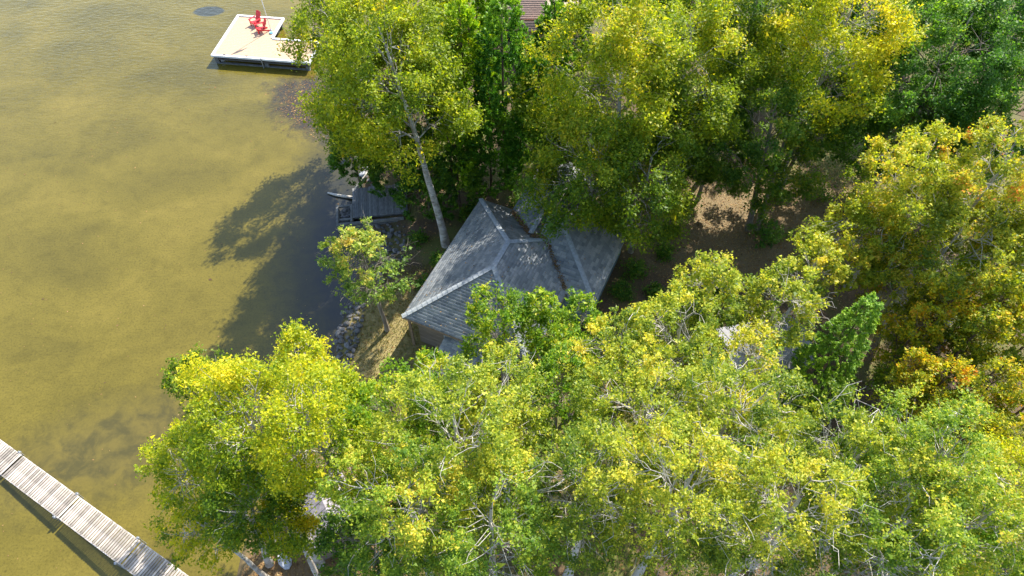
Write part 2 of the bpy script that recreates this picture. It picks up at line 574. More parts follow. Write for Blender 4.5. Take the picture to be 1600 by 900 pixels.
def caps(pts, parent, mat, name="ridge_cap"):
    a, b = Vector(pts[0]), Vector(pts[1])
    n = max(2, int((b - a).length / .3))
    mb = MB()
    d = (b - a) / n
    sdv = d.cross(Vector((0, 0, 1))).normalized()
    for i in range(n):
        p0, p1 = a + d * i, a + d * (i + 1.1)
        c = Vector((0, 0, .075)); c2 = Vector((0, 0, .05)); dn = Vector((0, 0, -.035))
        mb.add([p0 - sdv * .14 + c + dn, p0 + c, p0 + sdv * .14 + c + dn, p1 - sdv * .14 + c2 + dn, p1 + c2, p1 + sdv * .14 + c2 + dn],
               [(0, 1, 4, 3), (1, 2, 5, 4), (0, 2, 1)])
    o = mb.build(name, mat, parent)
    tag(o, kind='stuff')
    return o

cottage = empty("cottage", (0, 0, 0), "old lakeside cottage with grey shingled hip roof between the trees", "cottage")
ZE, ZR = 3.5, 5.5
LS, LT = 9.72, 7.5
A_, B_, C_, D_ = hs(0, 0, ZE), hs(LS, 0, ZE), hs(LS, LT, ZE), hs(0, LT, ZE)
P1, P2 = hs(4.05, LT / 2, ZR), hs(5.95, LT / 2, ZR)
rb = MB()
for pl in ((A_, B_, P2, P1), (B_, C_, P2), (C_, D_, P1, P2), (D_, A_, P1)):
    rb.prism(pl, .10)
main_roof = rb.build("roof", MAT['shingle'], cottage)
main_roof['label'] = "grey shingled hip roof with pale ridge caps"
for pl in ((A_, B_, P2, P1), (B_, C_, P2), (C_, D_, P1, P2), (D_, A_, P1)):
    shingle_plane(pl, main_roof, MAT['shingle'])
for e in ((A_, P1), (B_, P2), (C_, P2), (P1, P2), (D_, P1)):
    caps(e, main_roof, MAT['cap'])
fb = MB()
for a, b in ((A_, B_), (B_, C_), (C_, D_)):
    fb.bar(a - Vector((0, 0, .09)), b - Vector((0, 0, .09)), .05, .15)
fb.build("fascia", MAT['trim'], cottage)

# walls: clapboards course by course
def clad(a, b, z0, z1, mat, parent, openings=(), step=.2):
    """clapboards between plan points a,b (house metres); openings = (x0,x1,z0,z1) along the wall"""
    a, b = Vector(a), Vector(b)
    d = (b - a).normalized()
    ln = (b - a).length
    out = Vector((d.y, -d.x, 0))
    z = z0
    while z < z1 - .02:
        zt = min(z + step, z1)
        segs = [(0, ln)]
        for (x0, x1, oz0, oz1) in openings:
            if zt > oz0 + .02 and z < oz1 - .02:
                ns = []
                for s0, s1 in segs:
                    if x0 > s0: ns.append((s0, min(x0, s1)))
                    if x1 < s1: ns.append((max(x1, s0), s1))
                segs = [q for q in ns if q[1] - q[0] > .05]
        for s0, s1 in segs:
            mb = MB()
            p, q = a + d * s0, a + d * s1
            mb.add([p + Vector((0, 0, z)) + out * .035, q + Vector((0, 0, z)) + out * .035, q + Vector((0, 0, zt - .004)) + out * .012, p + Vector((0, 0, zt - .004)) + out * .012,
                    p + Vector((0, 0, z)), q + Vector((0, 0, z)), q + Vector((0, 0, zt - .004)), p + Vector((0, 0, zt - .004))],
                   [(0, 1, 2, 3), (4, 7, 6, 5), (0, 4, 5, 1), (3, 2, 6, 7), (0, 3, 7, 4), (1, 5, 6, 2)])
            mb.build("clapboard", mat, parent)
        z = zt

IN = .55
wa, wb, wc, wd = hs(IN, IN, 0), hs(LS - IN, IN, 0), hs(LS - IN, LT - IN, 0), hs(IN, LT - IN, 0)
wbm = MB()
for a, b in ((wa, wb), (wb, wc), (wc, wd), (wd, wa)):
    d = (b - a).normalized()
    nrm = Vector((d.y, -d.x, 0))
    wbm.add([a + Vector((0, 0, .3)), b + Vector((0, 0, .3)), b + Vector((0, 0, ZE + .05)), a + Vector((0, 0, ZE + .05)),
             a - nrm * .12 + Vector((0, 0, .3)), b - nrm * .12 + Vector((0, 0, .3)), b - nrm * .12 + Vector((0, 0, ZE + .05)), a - nrm * .12 + Vector((0, 0, ZE + .05))],
            [(0, 1, 2, 3), (5, 4, 7, 6), (0, 4, 5, 1), (3, 2, 6, 7)])
wall = wbm.build("wall", MAT['clapboard'], cottage)
fw_len = (wc - wb).length
win = [(2.0, 3.7, 1.9, 3.15), (4.6, 6.1, 1.9, 3.15)]
clad(wb, wc, .5, ZE - .02, MAT['clapboard'], wall, win)
clad(wa, wb, .5, ZE - .02, MAT['clapboard'], wall, [(1.5, 3.5, 1.4, 2.9), (5.2, 7.2, 1.4, 2.9)], .24)
def window(a, b, x0, x1, z0, z1, parent, n=3):
    a, b = Vector(a), Vector(b)
    d = (b - a).normalized(); out = Vector((d.y, -d.x, 0))
    fm = MB()
    g = lambda x, z: a + d * x + out * .03 + Vector((0, 0, z))
    fm.bar(g(x0 - .07, z0), g(x1 + .07, z0), .10, .09)
    fm.bar(g(x0 - .07, z1), g(x1 + .07, z1), .10, .09)
    for i in range(n + 1):
        x = x0 + (x1 - x0) * i / n
        fm.bar(g(x, z0 + .046), g(x, z1 - .046), .07, .07, out)
    f = fm.build("window", MAT['trim'], parent)
    for i in range(n):
        gm = MB()
        xa, xb = x0 + (x1 - x0) * i / n + .036, x0 + (x1 - x0) * (i + 1) / n - .036
        gm.bar(g(xa, (z0 + z1) / 2) - out * .035, g(xb, (z0 + z1) / 2) - out * .035, .02, z1 - z0 - .1)
        gm.build("pane", MAT['glass'], f)
for x0, x1, z0, z1 in win:
    window(wb, wc, x0, x1, z0, z1, cottage)
for x0, x1 in ((1.5, 3.5), (5.2, 7.2)):
    window(wa, wb, x0, x1, 1.4, 2.9, cottage)
pm = MB(); pm.bar(hs(LS - .18, .28, .45), hs(LS - .18, .28, ZE - .1), .14, .14)
pm.build("corner_post", MAT['trim'], cottage)
pm = MB(); pm.bar(hs(LS - .42, 2.35, .45), hs(LS - .42, 2.35, ZE - .1), .2, .08, HA1)
pm.build("corner_board", MAT['grey_trim'], cottage)
# low porch roof at the front
pz = 2.75
pq = [hs(11.9, 2.5, pz - .28), hs(11.9, 5.4, pz - .28), hs(LS - .5, 5.4, pz + .25), hs(LS - .5, 2.5, pz + .25)]
pb = MB(); pb.prism(pq, .09)
porch = pb.build("porch_roof", MAT['shingle'], cottage)
shingle_plane(pq, porch, MAT['shingle'])
for t in (2.65, 5.25):
    pm = MB(); pm.bar(hs(11.75, t, .45), hs(11.75, t, pz - .37), .12, .12); pm.build("porch_post", MAT['trim'], cottage)

# back extension: a low gable whose ridge runs into the back slope of the main roof
SL = (ZR - ZE) / (LT / 2)
def planes_roof(name, planes):
    mb = MB()
    for pl in planes:
        pl = [Vector(q) for q in pl]
        nz = sum(((pl[i] - pl[0]).cross(pl[(i + 1) % len(pl)] - pl[0])).z for i in range(len(pl)))
        mb.prism(pl if nz > 0 else pl[::-1], .1)
    r_ = mb.build(name, MAT['shingle'], cottage)
    for pl in planes:
        shingle_plane(pl, r_, MAT['shingle'])
    return r_
def walls_box(name, s0, s1, t0, t1, z1, mat):
    mb = MB()
    c4 = [hs(s0, t0, 0), hs(s1, t0, 0), hs(s1, t1, 0), hs(s0, t1, 0)]
    for i in range(4):
        p, q = c4[i], c4[(i + 1) % 4]
        d = (q - p).normalized() * .05
        mb.bar(p + d + Vector((0, 0, (z1 + .4) / 2)), q - d + Vector((0, 0, (z1 + .4) / 2)), .1, z1 - .4)
    return mb.build(name, mat, cottage)
bt, bz0, bz1, bs0, bs1 = 4.38, 3.62, 4.78, 2.45, -4.0
back_planes = [
    [hs(bs1, bt - 2.15, bz0), hs(.3, bt - 2.15, bz0), hs(bs1 + 6.4, bt, bz1), hs(bs1, bt, bz1)],
    [hs(.3, bt + 2.15, bz0), hs(bs1, bt + 2.15, bz0), hs(bs1, bt, bz1), hs(bs1 + 6.4, bt, bz1)],
]
back = planes_roof("back_roof", back_planes)
caps((hs(bs1 + 6.4, bt, bz1), hs(bs1, bt, bz1)), back, MAT['cap'])
walls_box("back_wall", bs1 + .4, .4, bt - 1.75, bt + 1.75, bz0 + .02, MAT['clapboard'])
# right-hand extension: a hip roof whose front slope meets the main roof in a valley
x_t0, x_s, x_z = 4.95, 4.64, ZE + .03
rz_ = x_z + 3.44 * SL
front_pl = [hs(x_s, x_t0, x_z), hs(x_s, 9.2, x_z), hs(1.2, 5.76, rz_), hs(1.2, x_t0, rz_)]
right_pl = [hs(x_s, 9.2, x_z), hs(-2.24, 9.2, x_z), hs(1.2, 5.76, rz_)]
rear_pl = [hs(-2.24, 9.2, x_z), hs(-2.24, x_t0, x_z), hs(1.2, x_t0, rz_), hs(1.2, 5.76, rz_)]
ell = planes_roof("extension_roof", [front_pl, right_pl, rear_pl])
for e in ((front_pl[1], front_pl[2]), (front_pl[2], front_pl[3]), (rear_pl[0], front_pl[2])):
    caps(e, ell, MAT['cap'])
fm = MB()
fm.bar(hs(x_s, 7.62, x_z - .11), hs(x_s, 9.2, x_z - .11), .05, .13)
fm.bar(hs(x_s - .03, 9.2, x_z - .11), hs(-2.2, 9.2, x_z - .11), .05, .13)
fm.build("fascia", MAT['grey_trim'], cottage)
gw = walls_box("extension_wall", -1.8, 4.25, 7.0, 8.85, x_z + .05, MAT['shade_blue_wall'])
clad(hs(4.31, 7.0, 0), hs(4.31, 8.9, 0), .5, x_z - .05, MAT['shade_blue_wall'], gw, (), .25)
# dead leaves caught in the valleys
def valley_litter(pts, n, wd, seed):
    r = np.random.default_rng(seed)
    P_ = []
    for (p, q) in pts:
        k = int(n * (q - p).length)
        tt = r.random(k)[:, None]
        P_.append(np.array(p)[None] * (1 - tt) + np.array(q)[None] * tt + r.normal(size=(k, 3)) * np.array([wd, wd, .02]) + np.array([0, 0, .07]))
    return np.concatenate(P_)
# ------------------------------------------------------------------ far house with a brown roof
MAT['cream'] = simple_mat("cream_wall", (.36, .30, .23), .8, .15, 4)
far = empty("house", (1.7, 51.5, 0), "distant house with pinkish brown roof at the top edge between trees", "house")
def far_part(mb, name, mat, par=far):
    o = mb.build(name, mat, par); return o
m_ = MB(); m_.box((-.35, 1.0, 2.2), (8.0, 5.6, 3.4)); far_part(m_, "wall", MAT['cream'])
def low_gable(x0, x1, y0, y1, z0, z1):
    ym = (y0 + y1) / 2
    mb = MB()
    for pl in ([Vector((x0, y0, z0)), Vector((x1, y0, z0)), Vector((x1, ym, z1)), Vector((x0, ym, z1))],
               [Vector((x1, y1, z0)), Vector((x0, y1, z0)), Vector((x0, ym, z1)), Vector((x1, ym, z1))]):
        mb.prism(pl, .12)
    r_ = mb.build("roof", MAT['shingle_tan'], far)
    shingle_plane([Vector((x0, y0, z0)), Vector((x1, y0, z0)), Vector((x1, ym, z1)), Vector((x0, ym, z1))], r_, MAT['shingle_tan'], .2, .5, .012)
    return r_
low_gable(-4.6, 1.0, -2.4, 4.4, 3.9, 5.2)
low_gable(-.85, .95, -3.9, -2.45, 3.75, 4.2)
m_ = MB(); m_.box((.05, -3.0, 2.0), (1.5, 1.1, 3.3)); far_part(m_, "porch_wall", MAT['cream'])
window((-3.5, -1.8, 0), (3, -1.8, 0), 1, 2.6, 1.5, 2.8, far, 2)

# ------------------------------------------------------------------ timber things
MAT['plank_pale'] = simple_mat("pale_weathered_plank", (.35, .305, .26), .85, .4, 5, (.5, .5, 1), .4, .42)
MAT['plank_tan'] = simple_mat("tan_plank", (.44, .31, .20), .75, .12, 6, (1, 1, 1), .2, .10)
MAT['plank_grey'] = simple_mat("old_grey_plank", (.15, .152, .155), .9, .45, 4, (6, .8, 1), .6, .3)
MAT['white_edge'] = simple_mat("white_paint", (.66, .66, .66), .6, .06, 5)
MAT['dark_timber'] = simple_mat("dark_wet_timber", (.055, .052, .048), .8, .4, 4)
MAT['grey_timber'] = simple_mat("grey_timber", (.13, .13, .125), .85, .4, 5, (1, 1, 1), .5)
MAT['steel'] = simple_mat("galvanised_steel", (.42, .44, .46), .45, .15, 8, (1, 1, 1), .1, 0, .7)
MAT['red'] = simple_mat("red_chair_paint", (.62, .022, .030), .45, .12, 6, (1, 1, 1), .05)
MAT['rope'] = simple_mat("blue_fabric", (.25, .55, .75), .8, .15, 9)
MAT['flag'] = simple_mat("flag_cloth", (.72, .66, .60), .8, .1, 9)

# boardwalk: a floating end and three ramp sections climbing towards the shore
bw0, bw1 = Vector((-25.49, 14.43, .35)), Vector((-14.8, 8.28, 1.12))
bd = (bw1 - bw0).normalized()
bs_ = Vector((bd.y, -bd.x, 0)).normalized() * -1
if bs_.y > 0:
    bs_ = -bs_
BW = 1.24
def deck_section(p0, p1, label, sec):
    d = p1 - p0
    ln = d.length
    d = d.normalized()
    side = Vector((d.y, -d.x, 0)).normalized()
    if side.y > 0: side = -side
    up = side.cross(d)
    if up.z < 0: up = -up
    root = empty("boardwalk_section", p0, label, "boardwalk", "boardwalk sections in a row")
    M3 = Matrix((d, side, up)).transposed()
    rot = M3.to_euler()
    n = int(ln / .148)
    pw = ln / n
    mb = MB()
    w2, t2, l2 = (pw - .040) / 2, .015, BW / 2
    mb.add([(-w2, -l2, -t2), (w2, -l2, -t2), (w2, l2, -t2), (-w2, l2, -t2), (-w2, -l2, t2 - .004), (w2, -l2, t2 - .004), (w2, l2, t2 - .004), (-w2, l2, t2 - .004),
            (-w2 + .006, -l2 + .006, t2), (w2 - .006, -l2 + .006, t2), (w2 - .006, l2 - .006, t2), (-w2 + .006, l2 - .006, t2)],
           [(3, 2, 1, 0), (0, 1, 5, 4), (1, 2, 6, 5), (2, 3, 7, 6), (3, 0, 4, 7), (4, 5, 9, 8), (5, 6, 10, 9), (6, 7, 11, 10), (7, 4, 8, 11), (8, 9, 10, 11)])
    pme = bpy.data.meshes.new("plank"); pme.from_pydata(mb.v, [], mb.f); pme.materials.append(MAT['plank_pale'])
    rs = random.Random(sec)
    for i in range(n):
        c = d * (pw * (i + .5)) + side * (BW / 2 + rs.uniform(-.012, .012)) + up * rs.uniform(-.003, .003)
        e = M3.to_euler()
        link_part("plank", pme, root, c, (e.x + rs.uniform(-.006, .006), e.y, e.z + rs.uniform(-.008, .008)))
    for k, nm in ((.02, "stringer"), (BW - .02, "stringer"), (BW / 2, "stringer")):
        mb = MB()
        mb.bar(d * .03 + side * k - up * .10, d * (ln - .03) + side * k - up * .10, .05, .15)
        mb.build(nm, MAT['white_edge'] if k != BW / 2 else MAT['grey_timber'], root)
    mb = MB()
    for k in (-.03, BW + .03):
        q = d * (ln - .25) + side * k
        mb.tube([q + Vector((0, 0, .22)), q + Vector((0, 0, -p0.z - 1.2))], .026, 8)
    for k in (-.03, BW + .03):
        pass
    o_ = MB()
    for i_, k in enumerate((-.05, BW + .05)):
        q = d * (ln - .25) + side * k
        pb_ = MB()
        pb_.tube([q + Vector((0, 0, .12)), q + Vector((0, 0, -p0.z - 1.2))], .028, 8)
        pb_.box(q + Vector((0, 0, -.03)), (.1, .1, .12))
        pb_.build("pipe_post", MAT['steel'], root)
    return root
bwl = (bw1 - bw0).length
fl = bw0 - Vector((bd.x, bd.y, 0)).normalized() * 4.6
deck_section(Vector((fl.x, fl.y, .33)), bw0 - bd * .05, "pale plank boardwalk end lying flat on the water at the left edge", 1)
cut = [0, .375, .74, 1.25]
lab = ["boardwalk ramp section of pale planks next to the flat end on the water",
       "middle boardwalk ramp section of pale planks with a slatted shadow on the water below",
       "boardwalk ramp section of pale planks running out of the bottom edge towards the shore"]
for i in range(3):
    deck_section(bw0 + (bw1 - bw0) * cut[i] + bd * .03, bw0 + (bw1 - bw0) * cut[i + 1] - bd * .02, lab[i], 2 + i)

# L-shaped dock with red chairs
DK = Vector((-23.85, 54.75, .75))
dx = Vector((4.0, -.5, 0)).normalized()
dy = Vector((dx.y, -dx.x, 0))
def dk(a, b, z=0.0):
    return DK + dx * a + dy * b + Vector((0, 0, z))
dock = empty("dock", DK, "L-shaped tan dock with white edges on the lake, red chairs on it", "dock")
DL = 5.85
outline = [(0, 0), (4.05, 0), (4.05, 3.0), (8.2, 3.0), (8.2, DL), (0, DL)]
loc = lambda a, b, z=0.0: dx * a + dy * b + Vector((0, 0, z))
i_ = 0
for k in range(int(DL / .145)):
    pass
def dock_deck():
    mb = MB()
    n = 28
    wd = DL / n
    for i in range(n):
        b0, b1 = i * wd + .005, (i + 1) * wd - .005
        a1 = 3.97 if b1 < 3.02 else 8.15
        p = [loc(.08, b0, .0), loc(a1, b0, .0), loc(a1, b1, .0), loc(.08, b1, .0)]
        q = [v - Vector((0, 0, .035)) for v in p]
        mb.add(p + q, [(3, 2, 1, 0), (4, 5, 6, 7), (0, 1, 5, 4), (1, 2, 6, 5), (2, 3, 7, 6), (3, 0, 4, 7)])
    return tag(mb.build("deck_planks", MAT['plank_tan'], dock), kind='stuff')
dock_deck()
for i in range(len(outline)):
    a, b = outline[i], outline[(i + 1) % len(outline)]
    mb = MB()
    pa, pb_ = loc(*a), loc(*b)
    dd = (pb_ - pa).normalized()
    mb.bar(pa - dd * (.09 if i != 2 else -.09), pb_ + dd * (-.091 if i not in (1,) else -.09), .18, .16)
    mb.build("edge_board", MAT['white_edge'], dock)
mb = MB()
mb.bar(loc(.35, DL - .05, -.30), loc(8.1, DL - .05, -.30), .1, .16)
mb.build("cross_beam", MAT['dark_timber'], dock)
for a in (.2, 4.4, 7.9):
    mb = MB(); mb.box(loc(a, DL - .2, -.62), (.3, .3, 1.1)); mb.build("pile", MAT['grey_timber'], dock)
for a, b in ((.2, .3), (3.8, .3), (3.8, 2.8)):
    mb = MB(); mb.box(loc(a, b, -.62), (.3, .3, 1.1)); mb.build("pile", MAT['grey_timber'], dock)
mb = MB(); mb.bar(loc(.1, DL - .1, -.78), loc(8.1, DL - .1, -.78), .22, .14); mb.build("sill_timber", MAT['grey_timber'], dock)
for a in (1.0, 2.9):
    mb = MB(); mb.bar(loc(a - .09, DL - .12, .1), loc(a + .09, DL - .12, .1), .05, .05); mb.build("cleat", MAT['dark_timber'], dock)
mb = MB(); mb.tube([loc(4.2, DL + .13, .2), loc(4.2, DL + .13, -1.2)], .04, 8); mb.build("pipe_post", MAT['steel'], dock)

def adirondack(pos, rz, label):
    root = empty("adirondack_chair", pos, label, "chair", "red wooden chairs on the dock", rz)
    m = MAT['red']
    # faces local -y; seat slopes back
    for i in range(5):
        mb = MB(); y = -.28 + i * .115
        mb.box((0, y, .36 - i * .028), (.52, .10, .024), Matrix.Rotation(-.24, 3, 'X')); mb.build("seat_slat", m, root)
    for i in range(5):
        x = -.21 + i * .105
        h = .86 + .06 * (1 - abs(i - 2) / 2)
        mb = MB()
        mb.bar((x * .92, .24, .24), (x * 1.12, .24 + h * .42, .24 + h * .88), .092, .024, (0, -1, .5)); mb.build("back_slat", m, root)
    for s in (-1, 1):
        mb = MB(); mb.box((s * .33, -.02, .56), (.14, .74, .028)); mb.build("armrest", m, root)
        mb = MB(); mb.box((s * .285, -.31, .273), (.03, .10, .545)); mb.build("front_leg", m, root)
        mb = MB(); mb.bar((s * .255, -.36, .36), (s * .255, .60, .04), .028, .12); mb.build("rear_leg", m, root)
        mb = MB(); mb.bar((s * .30, .30, .28), (s * .33, .33, .545), .03, .07); mb.build("arm_support", m, root)
    mb = MB(); mb.box((0, -.345, .33), (.56, .024, .12)); mb.build("front_rail", m, root)
    mb = MB(); mb.bar((-.30, .49, .70), (.30, .49, .70), .03, .07); mb.build("back_rail", m, root)
    return root
adirondack(dk(2.05, 1.15, .0) , R(-35), "red Adirondack-style wooden chair nearer the far edge of the dock")
adirondack(dk(2.85, 2.05, .0), R(-60), "red Adirondack-style wooden chair beside the flagpole on the dock")

fp = dk(3.55, 1.75)
flagp = empty("flagpole", fp, "thin white flagpole at the edge of the dock behind the red chairs", "flagpole")
mb = MB(); mb.tube([(0, 0, 0), (0, 0, 2.0), (0, 0, 4.6)], [.035, .03, .022], 8); mb.build("pole", MAT['white_edge'], flagp, True)
mb = MB(); mb.box((0, 0, .03), (.18, .18, .06)); mb.build("base_plate", MAT['steel'], flagp)
mb = MB()
fu, fd = 8, 4
for i in range(fu + 1):
    for j in range(fd + 1):
        mb.v.append((.03 + i * .05, .06 * math.sin(i * 1.1) * (i / fu), 4.4 - j * .18 - i * .07))
for i in range(fu):
    for j in range(fd):
        a = i * (fd + 1) + j
        mb.f.append((a, a + fd + 1, a + fd + 2, a + 1))
mb.build("flag", MAT['flag'], flagp, True)
tw = empty("beach_towel", dk(3.75, 2.2, .0), "small pale blue bundle on the dock beside the red chairs", "towel")
mb = MB()
for i in range(7):
    a = i * .9
    mb.tube([(.13 * math.cos(a), .13 * math.sin(a), .04 + .02 * (i % 3)), (.13 * math.cos(a + .8), .13 * math.sin(a + .8), .07), (.10 * math.cos(a + 1.6), .10 * math.sin(a + 1.6), .05)], [.03, .06, .03], 6)
mb.build("folds", MAT['rope'], tw, True)

# old crib dock in the shade
crib = empty("crib_dock", (-9.2, 32.0, 0), "old weathered grey plank dock on a rock-filled timber crib", "dock")
cd = Vector((.99, .14, 0)).normalized()
cu = Vector((-.14, .99, 0)).normalized()
co0 = Vector((-10.5, 30.9, .7))
rs = random.Random(5)
for i in range(27):
    wdt = .125
    a = co0 - Vector((-9.2, 32.0, 0)) + cd * (i * .136)
    ln = 2.75 + rs.uniform(-.06, .05)
    mb = MB()
    mb.bar(a + cu * rs.uniform(-.05, .03), a + cu * ln + Vector((0, 0, rs.uniform(-.01, .01))), wdt, .035)
    mb.build("plank", MAT['plank_grey'], crib)
rel = Vector((-9.2, 32.0, 0))
for k in (0.1, 1.35, 2.6):
    mb = MB(); mb.bar(co0 - rel + cu * k - Vector((0, 0, .10)) - cd * .05, co0 - rel + cu * k + cd * 3.7 - Vector((0, 0, .10)), .14, .16); mb.build("joist", MAT['grey_timber'], crib)
for j, zz in enumerate((.12, .36, .60)):
    for k in (-.42, -.02):
        mb = MB(); mb.bar(co0 - rel - cd * 1.1 + cu * (k if k > -.3 else k) + Vector((0, 0, zz - .68)), co0 - rel + cd * (3.3 if k < -.3 else 0) + cu * k + Vector((0, 0, zz - .68)), .16, .17); mb.build("crib_log", MAT['grey_timber'], crib)
    for k in (-1.05, -.12):
        mb = MB(); mb.bar(co0 - rel + cd * k - cu * .34 + Vector((0, 0, zz - .60)), co0 - rel + cd * k + cu * 1.25 + Vector((0, 0, zz - .60)), .14, .15); mb.build("crib_log", MAT['grey_timber'], crib)
mb = MB(); mb.bar(co0 - rel - cd * 1.1 + cu * 1.2 + Vector((0, 0, -.05)), co0 - rel + cu * 1.2 + Vector((0, 0, -.05)), .14, .15); mb.build("crib_log", MAT['grey_timber'], crib)

def driftwood(name, pts, rad, label, cat, mat):
    mb = MB()
    p = [Vector(q) for q in pts]
    mb.tube(p, rad, 7)
    o = mb.build(name, mat, None, True)
    return tag(o, label, cat)
driftwood("driftwood_log", [(-12.8, 33.85, .08), (-12.2, 33.62, .11), (-11.6, 33.5, .09), (-10.9, 33.3, .16)], [.06, .09, .10, .11],
          "bare grey driftwood log floating left of the old plank dock", "log", MAT['bark_pale'])
driftwood("fallen_branch", [(-11.0, 34.05, .12), (-10.7, 34.6, .3), (-10.3, 35.2, .45), (-10.1, 36.0, .5)], [.05, .06, .05, .03],
          "bare fallen branch leaning in the water behind the old plank dock", "branch", MAT['bark_pale'])

# ------------------------------------------------------------------ rocks
MAT['rock'] = simple_mat("shore_rock", (.12, .115, .115), .9, .45, 3.5, (1, 1, 1), .8, .35)
MAT['rock_pale'] = simple_mat("pale_granite", (.36, .37, .40), .85, .3, 4, (1, 1, 1), .6, .15)
def rock_mesh(seed):
    r = np.random.default_rng(seed)
    import bmesh
    bm = bmesh.new()
    bmesh.ops.create_icosphere(bm, subdivisions=2, radius=1.0)
    pl = [(Vector(r.normal(size=3)).normalized(), .55 + .35 * r.random()) for _ in range(9)]
    for v in bm.verts:
        for n, d in pl:
            k = v.co.dot(n)
            if k > d:
                v.co -= n * (k - d) * .9
        v.co *= 1 + .05 * r.normal()
    me = bpy.data.meshes.new("rock")
    bm.to_mesh(me); bm.free()
    return me
ROCKS = [rock_mesh(40 + i) for i in range(8)]
for me in ROCKS:
    me.materials.append(MAT['rock'])
rr = random.Random(11)
def rock(x, y, z, s, label, group, name="shore_rock", mat=None):
    o = bpy.data.objects.new(name, ROCKS[rr.randrange(8)])
    o.location = (x, y, z)
    o.scale = (s * rr.uniform(.8, 1.25), s * rr.uniform(.8, 1.2), s * rr.uniform(.55, .85))
    o.rotation_euler = (rr.uniform(-.4, .4), rr.uniform(-.4, .4), rr.uniform(0, 6.28))
    COL.objects.link(o)
    if mat:
        o.material_slots[0].link = 'OBJECT'
        o.material_slots[0].material = mat
    return tag(o, label, "rock", group)
def strew(n, y0, y1, off0, off1, smin, smax, label, group):
    pts = []
    tries = 0
    while len(pts) < n and tries < n * 30:
        tries += 1
        y = rr.uniform(y0, y1)
        x = float(shore_x(y)) + rr.uniform(off0, off1)
        s = rr.uniform(smin, smax) ** 1.0
        if any((x - a) ** 2 + (y - b) ** 2 < ((s + c) * .62) ** 2 for a, b, c in pts):
            continue
        pts.append((x, y, s))
        rock(x, y, max(gz(x, y), -.05) + s * .25, s, label, group)
strew(105, 18.6, 24.4, -.25, 1.15, .09, .24, "dark grey rock in the riprap along the lawn's water edge", "riprap rocks along the lawn shore")
strew(70, 25.5, 30.6, .6, 2.6, .08, .26, "grey rock on the bank between the old dock and the cottage", "rocks on the bank below the cottage")
strew(24, 33.6, 36.5, -.3, .8, .08, .2, "dark rock at the water line behind the old plank dock", "rocks behind the old dock")
rock(-10.6, 35.6, .18, .34, "pale rounded boulder in the water behind the old plank dock", None, "boulder", MAT['rock_pale'])
for i in range(18):
    rock(-11.35 + rr.uniform(0, .75), 31.15 + rr.uniform(0, .9), .42 + rr.uniform(-.05, .12), rr.uniform(.10, .19), "grey stone filling the timber crib of the old dock", "stones filling the crib", "crib_stone")
rock(-11.35, 10.05, gz(-11.35, 10.05) + .12, .42, "pale boulder on orange leaf litter, the upper of two", None, "boulder", MAT['rock_pale'])
rock(-10.7, 9.05, gz(-10.7, 9.05) + .12, .40, "pale boulder on orange leaf litter, nearest the bottom edge", None, "boulder", MAT['rock_pale'])

# ------------------------------------------------------------------ sheds seen through the leaves
MAT['metal_roof'] = simple_mat("pale_metal_roof", (.25, .25, .27), .5, .15, 2.5, (1, 1, 1), .1, 0, .25)
MAT['old_roof'] = simple_mat("weathered_roof", (.24, .22, .25), .85, .35, 5, (1, 1, 1), .4)
def shed(c, size, rz, h, rise, rmat, wmat, label):
    root = empty("shed", (c[0], c[1], gz(*c) - .05), label, "shed", None, rz)
    lx, ly = size
    mb = MB()
    for (x0, y0, x1, y1) in ((-1, -1, 1, -1), (1, -1, 1, 1), (1, 1, -1, 1), (-1, 1, -1, -1)):
        mb.bar((x0 * lx * .46, y0 * ly * .44, h / 2), (x1 * lx * .46, y1 * ly * .44, h / 2), .08, h)
    for s in (-1, 1):
        mb.add([(s * lx * .46, -ly * .44, h), (s * lx * .46, ly * .44, h), (s * lx * .46, 0, h + rise * .86)], [(0, 1, 2)])
    wl_ = mb.build("wall", wmat, root)
    mb = MB()
    mb.prism([Vector((-lx / 2, -ly / 2, h)), Vector((lx / 2, -ly / 2, h)), Vector((lx / 2, 0, h + rise)), Vector((-lx / 2, 0, h + rise))], .06)
    mb.prism([Vector((lx / 2, ly / 2, h)), Vector((-lx / 2, ly / 2, h)), Vector((-lx / 2, 0, h + rise)), Vector((lx / 2, 0, h + rise))], .06)
    rf = mb.build("roof", rmat, root)
    nr = int(lx / .4)
    for s in (-1, 1):
        mb = MB()
        for i in range(nr + 1):
            x = -lx / 2 + .03 + (lx - .06) * i / nr
            mb.bar((x, s * ly / 2, h + .015), (x, 0, h + rise + .015), .035, .03)
        tag(mb.build("roof_ribs", rmat, rf), kind='stuff')
    mb = MB(); mb.bar((-.45, -ly * .44 - .05, .95), (.45, -ly * .44 - .05, .95), .04, 1.85); mb.build("door", MAT['trim'], root)
    return root
shed((13.4, 19.4), (4.6, 3.2), R(12), 2.3, .75, MAT['metal_roof'], MAT['clapboard'], "shed with pale grey metal roof glimpsed through the leaves left of the spruce")
shed((-8.6, 10.9), (3.0, 2.6), R(-58), 1.9, .7, MAT['old_roof'], MAT['clapboard'], "weathered grey roofed shed glimpsed under the lower left birches")

# ------------------------------------------------------------------ trees
def unit(a):
    return a / np.maximum(np.linalg.norm(a, axis=-1, keepdims=True), 1e-9)

